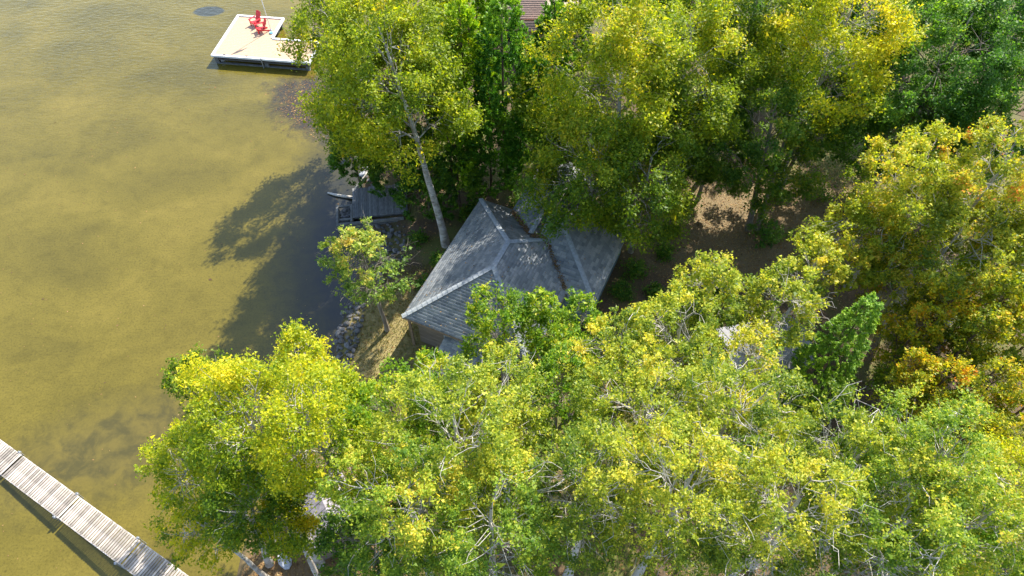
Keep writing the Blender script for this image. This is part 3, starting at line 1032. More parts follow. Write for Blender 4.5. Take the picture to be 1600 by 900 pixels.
def leaf_mesh(name, C, D, Nn, Ln, T, mat, aspect=.62, fold=.16):
    """one folded two-triangle leaf per row"""
    D = unit(D)
    Nn = unit(Nn - D * np.sum(Nn * D, -1, keepdims=True))
    Sd = np.cross(D, Nn)
    Ln = Ln[:, None]
    b = C - D * Ln * .5
    t = C + D * Ln * .5
    l = C + Sd * Ln * aspect * .5 + Nn * Ln * fold - D * Ln * .06
    r = C - Sd * Ln * aspect * .5 + Nn * Ln * fold - D * Ln * .06
    n = len(C)
    V = np.stack([b, r, t, l], 1).reshape(-1, 3)
    i = np.arange(n) * 4
    F = np.concatenate([np.stack([i, i + 1, i + 2], 1), np.stack([i, i + 2, i + 3], 1)])
    return mesh_np(name, V, F, mat, False, np.repeat(T, 4))

def tubes_mesh(name, paths, mat, sides=5):
    Vs, Fs, o = [], [], 0
    ang = np.arange(sides) * 2 * np.pi / sides
    ca, sa = np.cos(ang)[:, None], np.sin(ang)[:, None]
    for pts, rad in paths:
        pts = np.asarray(pts, float)
        d = unit(np.gradient(pts, axis=0))
        a = unit(np.cross(d, np.array([.31, .17, .93])))
        b = np.cross(d, a)
        m = len(pts)
        ring = pts[:, None, :] + (a[:, None, :] * ca[None] + b[:, None, :] * sa[None]) * np.asarray(rad)[:, None, None]
        Vs.append(ring.reshape(-1, 3))
        i = np.arange(m - 1)[:, None] * sides
        k = np.arange(sides)[None]
        k2 = (k + 1) % sides
        Fs.append((o + np.stack([i + k, i + k2, i + sides + k2, i + sides + k], -1)).reshape(-1, 4))
        o += m * sides
    return mesh_np(name, np.concatenate(Vs), np.concatenate(Fs), mat, True)

def curve(p0, p1, n, sag, r, wob_=.06):
    p0, p1 = np.asarray(p0, float), np.asarray(p1, float)
    t = np.linspace(0, 1, n)[:, None]
    L_ = np.linalg.norm(p1 - p0)
    w_ = r.normal(size=(n, 3)) * wob_ * L_ / n
    w_[0] = 0; w_[-1] = 0
    return p0 + (p1 - p0) * t + np.array([0, 0, 1.0]) * sag * L_ * (t * (1 - t)) + w_

def profile(shape, h):
    if shape == 'spruce':
        return np.clip((1 - h) / 2, 0, 1) ** .62 * np.clip((h + 1.1) * 2.2, 0, 1)
    if shape == 'cone':
        return np.clip((1 - h) / 2, 0, 1) ** .72 * np.clip((h + 1.08) * 4, 0, 1)
    if shape == 'column':
        return np.sqrt(np.clip(1 - np.abs(h) ** 2.6, 0, 1)) * (1 - .35 * (h + 1) / 2)
    if shape == 'ovoid':
        return np.sqrt(np.clip(1 - h ** 2, 0, 1)) * (1.0 - .30 * h)
    return np.sqrt(np.clip(1 - h ** 2, 0, 1))

def leaf_tri_mesh(name, C, D, Nn, Ln, T, mat, aspect=.8):
    """one small deltoid leaf per row"""
    D = unit(D)
    Sd = unit(np.cross(D, Nn))
    Ln = Ln[:, None]
    b = C - D * Ln * .4
    V = np.stack([b + Sd * Ln * aspect * .5, C + D * Ln * .6, b - Sd * Ln * aspect * .5], 1).reshape(-1, 3)
    return mesh_np(name, V, np.arange(len(C) * 3).reshape(-1, 3), mat, False, np.repeat(T, 3))

def make_tree(name, pal, shape, base, cc, Rc, rz, Ll, nl, opt, label, group, seed):
    r = np.random.default_rng(1000 + seed)
    bz = gz(*base) - .1
    root = empty(name, (base[0], base[1], bz), label, 'sapling' if name == 'sapling' else name.replace('_', ' ').replace('broadleaf ', ''), group)
    ctr = np.array([cc[0] - base[0], cc[1] - base[1], cc[2] - bz])
    H = ctr[2] + rz
    bark = {'birch': MAT['bark_birch'], 'grey': MAT['bark_grey']}.get(opt.get('bark'), MAT['bark_pale'] if pal in ('ash', 'ash_green', 'mixed_yellow', 'mixed_orange', 'shore') else MAT['bark_brown'] if 'cedar' in pal or pal in ('spruce', 'orange') else MAT['bark_grey'])
    conif = shape in ('cone', 'spruce')
    # ---- clumps
    flat = shape == 'flat'
    vol_area = math.pi * Rc * math.hypot(rz * .6, Rc * .8)
    cr = {'column': .42, 'cone': .38, 'spruce': .26}.get(shape, float(np.clip(Rc * (.25 if 'birch' in pal else .205), .40, .85)))
    nc = int(np.clip(vol_area * (7.0 if conif else 3.5) / ((cr * cr if 'birch' not in pal else cr * cr * .7) * 2.2), 24, 620 if conif else 340))
    hh = r.uniform(-.92, .97, nc * 4)
    pr = profile(shape, hh)
    keep = r.random(nc * 4) < pr / max(pr.max(), .01) * .9 + .1 if not conif else r.random(nc * 4) < pr / pr.max() * .85 + .15
    hh = hh[keep][:nc]; pr = pr[keep][:nc]
    nc = len(hh)
    th = r.uniform(0, 2 * np.pi, nc)
    ph = r.uniform(0, 2 * np.pi, 6)
    lobe = 1 + .20 * np.sin(2 * th + ph[0] + hh * 2) + .16 * np.sin(3 * th + ph[1] - hh * 3) + .13 * np.sin(5 * th + ph[2] + hh * 5)
    rho = (.5 + .5 * r.random(nc) ** .55) if not conif else (.62 + .38 * r.random(nc) ** .5)
    rad = Rc * np.maximum(pr, .06) * (lobe if not conif else 1 + (lobe - 1) * .6) * rho
    lean = ctr[:2] / max(H, .1)
    cl = np.stack([np.cos(th) * rad, np.sin(th) * rad, hh * rz * (1 - .08 * r.random(nc))], 1)
    if not conif and not flat:
        cl[:, 2] *= np.where(cl[:, 2] > 0, (.80 + .28 * r.random(nc)), 1.0)
    clw = cl + ctr
    # ---- trunk
    bare = opt.get('bare', 0)
    clear = opt.get('clear', .25)
    tr_r = opt.get('trunk_r', (.035 + .0115 * H) * (.6 if conif else 1))
    top = ctr + np.array([0, 0, rz * (.92 if conif else .55)])
    n = 12
    t = np.linspace(0, 1, n)
    bend = t ** 1.15
    tp = np.stack([top[0] * bend, top[1] * bend, top[2] * t], 1)
    tp[1:-1, :2] += np.cumsum(r.normal(size=(n - 2, 2)) * .018 * H / 6, 0) * .6
    trad = tr_r * (1 - .86 * t) + .012
    trad[0] *= 1.25
    paths = [(tp, trad)]
    if opt.get('twin'):
        off = np.array([.55, -.05, 0])
        tq = tp + off * (1 - .2 * t[:, None]) + np.stack([t * .8, t * .3, 0 * t], 1)
        paths.append((tq, trad * .85))
    link_part("trunk", tubes_mesh("trunk", paths[:1], bark, 9), root)
    if len(paths) > 1:
        link_part("trunk", tubes_mesh("trunk", paths[1:], bark, 9), root)
    # ---- limbs: each leads to a share of the clumps
    nlimb = 5 if shape == 'column' else 7 if conif else 9
    if nl > 8000: nlimb += 3
    lim = []
    for i in range(nlimb):
        hz = -.75 + 1.35 * (i + .5) / nlimb
        a = i * 2.399 + r.uniform(-.3, .3)
        rr_ = Rc * profile(shape, np.array([hz]))[0] * r.uniform(.5, .72)
        end = ctr + np.array([math.cos(a) * rr_, math.sin(a) * rr_, hz * rz + .12 * rz])
        zs = max(end[2] - rr_ * (.9 if not conif else .15), H * clear * .9)
        zs = min(zs, tp[-2][2])
        k = np.interp(zs, tp[:, 2], np.arange(n))
        k0 = int(k); f = k - k0
        st = tp[k0] * (1 - f) + tp[min(k0 + 1, n - 1)] * f
        rs_ = np.interp(zs, tp[:, 2], trad) * .42
        lim.append((st, end, max(rs_, .025)))
    ends = np.array([l[1] for l in lim])
    own = np.argmin(np.linalg.norm(clw[:, None] - ends[None], axis=-1), 1)
    for i, (st, end, rs_) in enumerate(lim):
        main = curve(st, end, 7, .10 if not conif else -.05, r, .25)
        pth = [(main, np.linspace(rs_, rs_ * .4, 7))]
        mine = np.where(own == i)[0]
        for j in mine[: (40 if not conif else 8)]:
            k = int(r.integers(2, 7))
            q = main[k]
            tw_ = curve(q, clw[j] + r.normal(size=3) * .1, 4, .08, r, .3)
            r0 = max(.013, rs_ * .26)
            pth.append((tw_, np.linspace(r0, 0.005, 4)))
            if bare and r.random() < .3 * bare:
                for _ in range(3):
                    q2 = tw_[int(r.integers(1, 4))]
                    e2 = q2 + unit(unit(clw[j] - ctr) + r.normal(size=3) * .7 + np.array([0, 0, .35])) * r.uniform(.5, 1.3)
                    pth.append((curve(q2, e2, 4, .05, r, .4), np.linspace(.011, .005, 4)))
        link_part("limb", tubes_mesh("limb", pth, bark, 4), root)
    # ---- leaves on twiglets
    ntw = 9 if not conif else 6
    outw = unit(cl * np.array([1, 1, .8]) + 1e-6)
    if conif:
        rad_d = unit(np.stack([np.cos(th), np.sin(th), 0 * th], 1))
        up = .95 if shape == 'cone' else .05
        tdir = rad_d[:, None, :] * (.75 if shape == 'cone' else 1.0) + np.array([0, 0, up]) + r.normal(size=(nc, ntw, 3)) * .38
    else:
        tdir = outw[:, None, :] * .55 + r.normal(size=(nc, ntw, 3)) * .75 + np.array([0, 0, .18])
    tdir = unit(tdir) * (cr * r.uniform(.6, 1.35, (nc, ntw, 1)))
    if flat or not conif:
        tdir[..., 2] *= .72
    wts = r.uniform(.45, 1.3, nc) * np.where(hh < -.4, .75, 1.0)
    if bare:
        wts *= np.where(r.random(nc) < .28 * min(bare, 1), .18, 1.0)
    ci = r.choice(nc, nl, p=wts / wts.sum())
    ti = r.integers(0, ntw, nl)
    s = r.random(nl) ** .7
    td = tdir[ci, ti]
    C = clw[ci] + td * s[:, None] * 1.05 + r.normal(size=(nl, 3)) * (cr * (.10 if conif else .24 if 'birch' in pal else .16))
    ud = unit(td)
    if conif:
        D = ud + r.normal(size=(nl, 3)) * .35
        Nn = r.normal(size=(nl, 3)) * .7 + np.array([0, 0, .55]) + outw[ci] * .4
        asp = .6
    else:
        D = ud * .5 + r.normal(size=(nl, 3)) * .8 - np.array([0, 0, .25])
        Nn = r.normal(size=(nl, 3)) * .55 + np.array([0, 0, .85]) + outw[ci] * .3
        asp = .8
    ct = r.normal(size=nc) * .09 + (r.normal(size=nlimb) * .09)[own]
    big = .14 * np.sin(clw[:, 0] * 1.1 + ph[3]) * np.sin(clw[:, 1] * 1.0 + ph[4]) + .08 * np.sin(clw[:, 2] * 1.4 + ph[5])
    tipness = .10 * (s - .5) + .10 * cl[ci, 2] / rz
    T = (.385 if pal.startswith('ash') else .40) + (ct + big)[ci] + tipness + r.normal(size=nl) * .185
    Ls = Ll * np.exp(r.normal(size=nl) * .30) * .97
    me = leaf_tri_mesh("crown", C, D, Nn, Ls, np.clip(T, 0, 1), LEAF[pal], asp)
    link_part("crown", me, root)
    return root

TREES = [
    ('birch_tree', 'birch', 'ovoid', (-4.24, 28.62), (-6.70, 31.02, 11.70), 3.83, 5.40, 0.123, 60598, {'bark': 'birch', 'trunk_r': 0.25, 'clear': 0.52}, 'tall yellow-green birch whose bare white trunk stands at the lake-side edge of the cottage roof', None),
    ('birch_tree', 'birch', 'round', (-10.63, 39.32), (-10.63, 39.32, 9.00), 2.94, 3.60, 0.125, 25799, {'bark': 'birch'}, 'yellow-green birch overhanging the inner end of the dock with the red chairs', None),
    ('birch_tree', 'birch_green', 'round', (-9.49, 35.81), (-8.35, 33.33, 7.20), 2.41, 3.60, 0.125, 19135, {'bark': 'birch'}, 'green birch leaning over the water above the old grey crib dock', None),
    ('birch_tree', 'birch', 'ovoid', (-5.56, 36.54), (-5.56, 36.54, 12.00), 2.78, 4.00, 0.125, 24963, {'bark': 'birch'}, 'yellow birch at the top edge, right behind the tall leaning birch', None),
    ('cedar_tree', 'cedar_dark', 'cone', (-7.93, 34.42), (-7.93, 34.42, 3.60), 2.11, 3.20, 0.131, 24874, {}, 'dark green cedar in shade beside the planks of the old crib dock', None),
    ('cedar_tree', 'cedar_dark', 'cone', (-5.48, 31.58), (-5.48, 31.58, 4.00), 1.93, 3.60, 0.131, 18282, {}, 'dark green cedar half hidden behind the bare white birch trunk', None),
    ('cedar_tree', 'cedar_bright', 'cone', (-2.87, 34.55), (-2.87, 34.55, 9.60), 2.04, 5.00, 0.131, 33890, {}, 'bright yellow-green feathery cedar right beside the tall birch crown', None),
    ('cedar_tree', 'cedar_bright', 'cone', (-3.88, 32.98), (-3.88, 32.98, 7.00), 1.79, 4.40, 0.131, 26100, {}, 'sunlit green cedar between the white birch trunk and the dark cedars', None),
    ('cedar_tree', 'cedar_mid', 'cone', (-0.45, 33.83), (-0.45, 33.83, 9.50), 2.69, 6.00, 0.131, 54555, {}, 'tall dark green cedar with a pointed top just below the brown far roof', None),
    ('cedar_tree', 'cedar_mid', 'cone', (-1.42, 33.55), (-1.42, 33.55, 5.00), 2.19, 4.20, 0.131, 32010, {}, 'dark cedar behind the top corner of the cottage roof', None),
    ('cedar_tree', 'cedar_mid', 'cone', (1.47, 32.68), (1.47, 32.68, 7.00), 2.09, 4.50, 0.131, 31868, {}, 'deep green cedar squeezed against the left of the big centre birch', None),
    ('cedar_tree', 'cedar_bright', 'cone', (-2.27, 40.69), (-2.27, 40.69, 9.50), 2.06, 4.50, 0.131, 31469, {}, 'lime green cedar at the top edge left of the brown far roof', None),
    ('cedar_tree', 'cedar_dark', 'cone', (-3.51, 32.25), (-3.51, 32.25, 3.20), 1.90, 2.80, 0.131, 14852, {}, 'low dark cedar at the foot of the cottage near the white birch trunk', None),
    ('birch_tree', 'birch', 'ovoid', (6.36, 27.45), (5.43, 31.44, 11.80), 3.57, 5.20, 0.123, 42518, {'bark': 'birch', 'trunk_r': 0.22, 'clear': 0.3}, 'largest yellow-green birch in the upper middle, standing behind the cottage', None),
    ('birch_tree', 'birch_green', 'round', (5.19, 29.22), (4.16, 28.58, 7.20), 3.33, 4.00, 0.125, 32714, {'bark': 'birch'}, 'lower green birch drooping over the back of the cottage roof', None),
    ('birch_tree', 'birch_green', 'round', (7.54, 27.98), (7.50, 27.50, 7.00), 2.68, 3.80, 0.125, 22997, {'bark': 'birch'}, 'green birch with drooping sprays over the right corner of the roof', None),
    ('birch_tree', 'birch', 'round', (9.33, 31.87), (9.33, 31.87, 11.00), 3.03, 4.40, 0.125, 29742, {'bark': 'birch'}, 'yellow birch close on the right of the large centre birch', None),
    ('spruce_tree', 'cedar_dark', 'cone', (3.89, 42.74), (3.89, 42.74, 8.50), 1.73, 5.00, 0.131, 28140, {}, 'nearly black-green spruce at the top edge right of the brown far roof', None),
    ('birch_tree', 'birch', 'round', (13.38, 34.92), (13.38, 34.92, 12.00), 2.71, 4.00, 0.125, 24071, {'bark': 'birch'}, 'golden yellow birch crown near the top edge, upper right of centre', None),
    ('broadleaf_tree', 'dark', 'round', (14.60, 42.79), (14.60, 42.79, 8.00), 2.40, 4.00, 0.125, 20217, {}, 'dark green tree showing between the yellow birches at the top edge', None),
    ('birch_tree', 'birch_bright', 'round', (17.73, 33.07), (17.73, 33.07, 12.00), 3.34, 4.30, 0.125, 33964, {'bark': 'birch'}, 'brightest lemon yellow tree at the upper right beside the dark maple', None),
    ('broadleaf_tree', 'green', 'round', (15.34, 29.77), (14.96, 31.58, 7.20), 3.71, 4.20, 0.125, 31698, {'bark': 'grey', 'trunk_r': 0.2, 'clear': 0.3, 'twin': True}, 'rounded green tree with twin dark trunks at the edge of the bare clearing', None),
    ('broadleaf_tree', 'green', 'round', (18.07, 32.93), (18.07, 32.93, 8.00), 2.28, 3.40, 0.125, 10845, {'bare': 0.6}, 'green tree with bare pale twigs between the lemon yellow tree and the clearing', None),
    ('broadleaf_tree', 'green', 'round', (12.52, 32.46), (12.52, 32.46, 6.20), 2.27, 3.40, 0.125, 16995, {}, 'loose green tree between the centre birches and the twin-trunked tree', None),
    ('maple_tree', 'dark', 'round', (24.61, 33.65), (24.61, 33.65, 11.00), 4.52, 5.00, 0.125, 58306, {}, 'big deep green maple filling the upper right corner area', None),
    ('maple_tree', 'dark', 'round', (23.39, 33.28), (23.39, 33.28, 7.00), 3.51, 4.20, 0.125, 36284, {}, 'shaded deep green maple hanging over the dark end of the clearing', None),
    ('maple_tree', 'dark', 'round', (28.03, 31.76), (28.03, 31.76, 8.00), 3.74, 4.20, 0.125, 40067, {}, 'deep green maple at the right edge above the yellow maple', None),
    ('maple_tree', 'dark', 'round', (26.87, 43.58), (26.87, 43.58, 8.00), 3.17, 4.00, 0.125, 30368, {}, 'dark green maple at the top edge right of the lemon yellow tree', None),
    ('maple_tree', 'dark', 'round', (28.92, 36.54), (28.92, 36.54, 12.00), 3.34, 4.00, 0.125, 32846, {}, 'dark green maple in the very top right corner', None),
    ('maple_tree', 'mixed_yellow', 'round', (20.34, 25.00), (20.34, 25.00, 9.00), 3.02, 3.60, 0.118, 22659, {}, 'yellow maple jutting into the dark clearing on the right', None),
    ('maple_tree', 'mixed_orange', 'round', (22.76, 23.64), (22.76, 23.64, 11.00), 2.44, 3.60, 0.110, 19039, {}, 'yellow and orange maple at the right edge below the dark maples', None),
    ('maple_tree', 'mixed_yellow', 'flat', (23.85, 26.16), (17.90, 23.49, 7.00), 2.28, 2.00, 0.120, 11044, {}, 'maple branch layer of yellow leaves reaching left over the bare clearing', None),
    ('maple_tree', 'mixed_orange', 'round', (21.41, 21.97), (21.41, 21.97, 8.50), 2.90, 3.40, 0.113, 21422, {'bare': 0.3}, 'yellow maple with a patch of orange-red leaves, right of the clearing', None),
    ('maple_tree', 'green_yellow', 'round', (24.75, 21.15), (24.75, 21.15, 7.00), 2.31, 3.40, 0.115, 15400, {}, 'fresh green maple at the right edge under the yellow maples', None),
    ('maple_tree', 'mixed_orange', 'round', (19.88, 21.10), (19.88, 21.10, 6.00), 1.81, 2.80, 0.118, 9259, {}, 'rusty tinged small maple just above the right of the green spruce', None),
    ('spruce_tree', 'spruce', 'spruce', (15.63, 17.31), (15.63, 17.31, 5.20), 1.63, 5.20, 0.073, 76506, {}, 'dense bright green spruce standing alone among the yellow maples', None),
    ('sapling', 'orange', 'column', (19.42, 18.11), (19.42, 18.11, 5.80), 1.13, 2.80, 0.113, 5074, {}, 'slender orange-yellow sapling in the shade right of the green spruce', 'orange-yellow saplings right of the spruce'),
    ('sapling', 'orange', 'column', (20.79, 18.91), (20.79, 18.91, 6.30), 1.13, 3.00, 0.113, 5348, {}, 'slender orange-yellow sapling in the shade right of the green spruce', 'orange-yellow saplings right of the spruce'),
    ('sapling', 'orange', 'column', (21.55, 17.43), (21.55, 17.43, 6.30), 1.22, 3.20, 0.110, 6530, {}, 'slender orange-yellow sapling in the shade right of the green spruce', 'orange-yellow saplings right of the spruce'),
    ('sapling', 'orange', 'column', (22.97, 18.57), (22.97, 18.57, 6.80), 1.17, 3.40, 0.111, 6408, {}, 'slender orange-yellow sapling in the shade right of the green spruce', 'orange-yellow saplings right of the spruce'),
    ('sapling', 'orange', 'column', (23.55, 16.76), (23.55, 16.76, 6.80), 1.25, 3.40, 0.107, 7414, {}, 'slender orange-yellow sapling in the shade right of the green spruce', 'orange-yellow saplings right of the spruce'),
    ('sapling', 'orange', 'column', (18.51, 15.85), (18.51, 15.85, 5.40), 1.15, 2.60, 0.109, 5253, {}, 'slender orange-yellow sapling in the shade right of the green spruce', 'orange-yellow saplings right of the spruce'),
    ('sapling', 'orange', 'column', (19.76, 15.40), (19.76, 15.40, 5.60), 1.20, 2.80, 0.108, 4904, {}, 'slender orange-yellow sapling in the shade right of the green spruce', 'orange-yellow saplings right of the spruce'),
    ('sapling', 'orange', 'column', (21.42, 14.85), (21.42, 14.85, 6.00), 1.29, 3.00, 0.105, 5908, {}, 'slender orange-yellow sapling in the shade right of the green spruce', 'orange-yellow saplings right of the spruce'),
    ('sapling', 'orange', 'column', (22.50, 13.74), (22.50, 13.74, 6.30), 1.25, 3.00, 0.102, 6042, {}, 'slender orange-yellow sapling in the shade right of the green spruce', 'orange-yellow saplings right of the spruce'),
    ('sapling', 'orange', 'column', (19.99, 13.30), (19.99, 13.30, 5.60), 1.15, 2.60, 0.103, 4782, {}, 'slender orange-yellow sapling in the shade right of the green spruce', 'orange-yellow saplings right of the spruce'),
    ('sapling', 'orange', 'column', (21.10, 12.06), (21.10, 12.06, 6.00), 1.22, 3.00, 0.100, 6163, {}, 'slender orange-yellow sapling in the shade right of the green spruce', 'orange-yellow saplings right of the spruce'),
    ('sapling', 'orange', 'column', (18.91, 13.90), (18.91, 13.90, 5.00), 1.06, 2.40, 0.106, 3868, {}, 'slender orange-yellow sapling in the shade right of the green spruce', 'orange-yellow saplings right of the spruce'),
    ('broadleaf_tree', 'ash', 'ovoid', (8.89, 18.48), (8.89, 18.48, 8.60), 1.53, 3.20, 0.106, 10047, {}, 'pointed ash crown with yellowish tips rising right of the cottage into the clearing', None),
    ('broadleaf_tree', 'ash', 'round', (12.31, 18.26), (12.31, 18.26, 8.40), 1.71, 2.60, 0.106, 9783, {'bare': 0.25}, 'yellowish ash crown just below the small round cedar in the clearing', None),
    ('maple_tree', 'ash', 'round', (14.98, 21.20), (14.98, 21.20, 7.20), 1.41, 2.00, 0.115, 5645, {}, 'yellow-green crown left above the green spruce', None),
    ('broadleaf_tree', 'ash', 'round', (6.82, 15.44), (6.82, 15.44, 9.20), 2.24, 3.40, 0.098, 20360, {}, 'ash crown right of the blue shaded gable wall', None),
    ('maple_tree', 'green_yellow', 'ovoid', (-0.46, 18.06), (-0.46, 18.06, 7.00), 1.58, 3.00, 0.109, 9095, {'bare': 0.2}, 'small yellow-green maple standing against the front of the roof', None),
    ('maple_tree', 'green_yellow', 'ovoid', (1.40, 18.70), (1.40, 18.70, 6.60), 0.87, 2.80, 0.112, 4096, {}, 'narrow yellow-green spire of leaves touching the roof beside the small maple', None),
    ('broadleaf_tree', 'green_yellow', 'round', (3.07, 16.56), (3.07, 16.56, 7.40), 1.70, 2.80, 0.105, 10689, {}, 'bright green tree below the gable wall at the right end of the cottage', None),
    ('broadleaf_tree', 'ash', 'round', (4.39, 14.54), (4.39, 14.54, 9.40), 1.92, 3.20, 0.096, 16592, {}, 'yellow-tipped ash between the bright green tree and the ash crown', None),
    ('broadleaf_tree', 'green_yellow', 'round', (1.86, 13.23), (1.86, 13.23, 8.50), 1.75, 3.20, 0.095, 12099, {}, 'leafy green crown in the dark gap in front of the cottage', None),
    ('broadleaf_tree', 'ash', 'round', (4.70, 11.15), (4.70, 11.15, 11.00), 2.35, 3.60, 0.084, 22940, {'bare': 0.5}, 'broad ash with olive leaves in the lower middle', None),
    ('broadleaf_tree', 'ash', 'round', (7.56, 10.78), (7.56, 10.78, 11.50), 2.18, 3.60, 0.082, 19773, {'bare': 1.0}, 'ash with a bare grey branch fan showing through its leaves', None),
    ('broadleaf_tree', 'ash', 'round', (5.32, 7.75), (5.32, 7.75, 12.50), 2.35, 4.00, 0.074, 30038, {'bare': 0.9}, 'ash with fine grey twigs near the bottom edge, right of the middle', None),
    ('broadleaf_tree', 'ash', 'round', (2.58, 8.33), (2.58, 8.33, 11.50), 2.05, 3.80, 0.077, 24131, {'bare': 0.3}, 'ash at the bottom middle edged by a dark gap', None),
    ('broadleaf_tree', 'ash', 'round', (10.33, 12.30), (10.33, 12.30, 9.20), 1.43, 2.60, 0.092, 8693, {}, 'ash crown directly left of the green spruce foot', None),
    ('broadleaf_tree', 'ash', 'round', (11.12, 8.83), (11.12, 8.83, 11.80), 2.20, 3.80, 0.078, 23402, {'bare': 1.0}, 'wide ash crown below the green spruce with long bare grey limbs', None),
    ('broadleaf_tree', 'ash_green', 'round', (12.95, 8.49), (12.95, 8.49, 12.50), 2.09, 4.00, 0.075, 27297, {'bare': 0.3}, 'green ash crown bordering the orange saplings', None),
    ('broadleaf_tree', 'ash', 'round', (8.32, 7.03), (8.32, 7.03, 12.50), 2.11, 4.00, 0.072, 25394, {'bare': 1.2}, 'ash with many bare grey branches at the lower right bottom edge', None),
    ('broadleaf_tree', 'ash_green', 'round', (11.47, 6.50), (11.47, 6.50, 12.00), 2.21, 4.00, 0.072, 31235, {'bare': 0.4}, 'leafy ash on the bottom edge, lower right', None),
    ('broadleaf_tree', 'ash_green', 'round', (14.57, 7.05), (14.57, 7.05, 11.50), 1.98, 3.60, 0.075, 25015, {}, 'pale green crown on the bottom edge near the right corner', None),
    ('maple_tree', 'birch_bright', 'round', (18.41, 9.07), (18.41, 9.07, 9.50), 1.76, 3.40, 0.084, 19790, {}, 'bright yellow-green maple at the right edge above the corner', None),
    ('maple_tree', 'green_yellow', 'round', (17.31, 6.59), (17.31, 6.59, 9.50), 1.87, 3.40, 0.079, 19978, {}, 'yellow-green maple in the bottom right corner', None),
    ('birch_tree', 'birch_bright', 'round', (-9.02, 8.98), (-9.39, 11.04, 10.80), 2.12, 3.60, 0.085, 26168, {'bark': 'birch'}, 'big bright yellow birch in the lower left leaning over the lake', None),
    ('birch_tree', 'birch_bright', 'round', (-11.31, 9.86), (-12.41, 10.33, 8.30), 1.60, 2.80, 0.090, 13477, {'bark': 'birch'}, 'yellow birch reaching farthest left over the lake beside the boardwalk', None),
    ('birch_tree', 'birch_green', 'round', (-12.86, 12.69), (-13.20, 14.30, 8.20), 1.10, 2.00, 0.098, 7208, {'bark': 'birch'}, 'small yellow-green birch top sticking out into the lake shadow', None),
    ('birch_tree', 'birch_bright', 'ovoid', (-9.11, 13.36), (-8.32, 14.17, 9.40), 1.27, 3.00, 0.095, 9380, {'bark': 'birch'}, 'upright yellow birch top beside the dark shore rocks', None),
    ('birch_tree', 'birch_bright', 'round', (-6.81, 10.41), (-6.81, 10.41, 11.50), 1.93, 3.80, 0.082, 25734, {'bark': 'birch'}, 'yellow birch in the middle of the lower left clump', None),
    ('birch_tree', 'birch_green', 'round', (-11.42, 8.98), (-9.40, 9.01, 9.00), 1.67, 2.60, 0.086, 19074, {'bark': 'birch', 'bare': 0.3}, 'green-yellow birch above the pale boulders on the orange leaf litter', None),
    ('broadleaf_tree', 'green_yellow', 'round', (-4.24, 11.08), (-4.24, 11.08, 10.50), 1.81, 3.40, 0.086, 16334, {}, 'yellow-green tree in front of the left end of the cottage', None),
    ('broadleaf_tree', 'ash', 'round', (-1.88, 9.94), (-1.88, 9.94, 12.00), 2.43, 4.20, 0.079, 29340, {'bare': 0.6}, 'broad grey-green ash below the cottage with pale limbs', None),
    ('broadleaf_tree', 'green_yellow', 'round', (-3.33, 15.80), (-3.33, 15.80, 5.50), 1.33, 2.00, 0.109, 5824, {}, 'low bushy tree against the cottage front windows', None),
    ('broadleaf_tree', 'ash', 'round', (-0.25, 11.91), (-0.25, 11.91, 10.00), 1.85, 3.60, 0.089, 15514, {'bare': 0.3}, 'yellow-tipped tree in front of the cottage left of the dark gap', None),
    ('broadleaf_tree', 'ash_green', 'round', (-3.39, 7.68), (-3.39, 7.68, 11.50), 2.12, 4.00, 0.076, 27499, {'bare': 0.2}, 'green tree at the bottom edge right of the bright yellow birches', None),
    ('broadleaf_tree', 'ash_green', 'round', (-0.64, 7.21), (-0.64, 7.21, 11.00), 2.02, 4.00, 0.076, 26456, {}, 'grey-green tree on the bottom edge left of the middle', None),
    ('broadleaf_tree', 'green', 'round', (-5.16, 7.40), (-5.16, 7.40, 7.50), 1.92, 3.40, 0.086, 17421, {}, 'shaded green tree at the bottom edge beside the weathered shed', None),
    ('broadleaf_tree', 'shore', 'ovoid', (-7.31, 22.12), (-7.60, 22.22, 6.60), 1.78, 2.50, 0.119, 7633, {'bark': 'grey', 'trunk_r': 0.13, 'clear': 0.45, 'bare': 0.6}, 'small pale green tree with a bare dark trunk on the lakeside lawn', None),
    ('cedar_shrub', 'cedar_dark', 'round', (16.14, 28.97), (16.14, 28.97, 1.50), 0.98, 1.30, 0.125, 2221, {}, 'small round dark cedar beside the twin trunks in the clearing', None),
    ('broadleaf_tree', 'green', 'round', (8.98, 42.68), (8.98, 42.68, 9.00), 2.99, 3.80, 0.125, 27164, {}, 'mid green tree at the top edge behind the large centre birch', None),
    ('broadleaf_tree', 'green_yellow', 'round', (11.97, 42.66), (11.97, 42.66, 11.00), 3.30, 4.00, 0.125, 32314, {}, 'yellow-green crown on the top edge between the two yellow birches', None),
    ('broadleaf_tree', 'green', 'round', (20.76, 47.82), (20.76, 47.82, 7.00), 3.54, 3.60, 0.125, 34534, {}, 'green crown on the top edge behind the lemon yellow tree', None),
    ('broadleaf_tree', 'green', 'round', (8.68, 47.38), (8.68, 47.38, 7.00), 2.58, 3.20, 0.125, 19959, {}, 'mid green tree on the top edge right of the nearly black spruce', None),
    ('maple_tree', 'dark', 'round', (25.00, 47.82), (25.00, 47.82, 7.00), 3.30, 3.60, 0.125, 30896, {}, 'dark green crown on the top edge between the lemon yellow tree and the dark maples', None),
    ('maple_tree', 'dark', 'round', (31.68, 46.90), (31.68, 46.90, 8.00), 4.13, 4.00, 0.125, 46265, {}, 'dark green crown on the top edge right behind the big dark maple', None),
    ('broadleaf_tree', 'dark', 'round', (18.20, 40.59), (18.20, 40.59, 6.00), 2.63, 3.20, 0.125, 20556, {}, 'low dark green tree in the gap between the yellow birch and the lemon yellow tree', None),
    ('broadleaf_tree', 'green', 'round', (10.54, 33.63), (10.54, 33.63, 5.20), 2.51, 3.00, 0.125, 18587, {}, 'low green tree under the right side of the large centre birch', None),
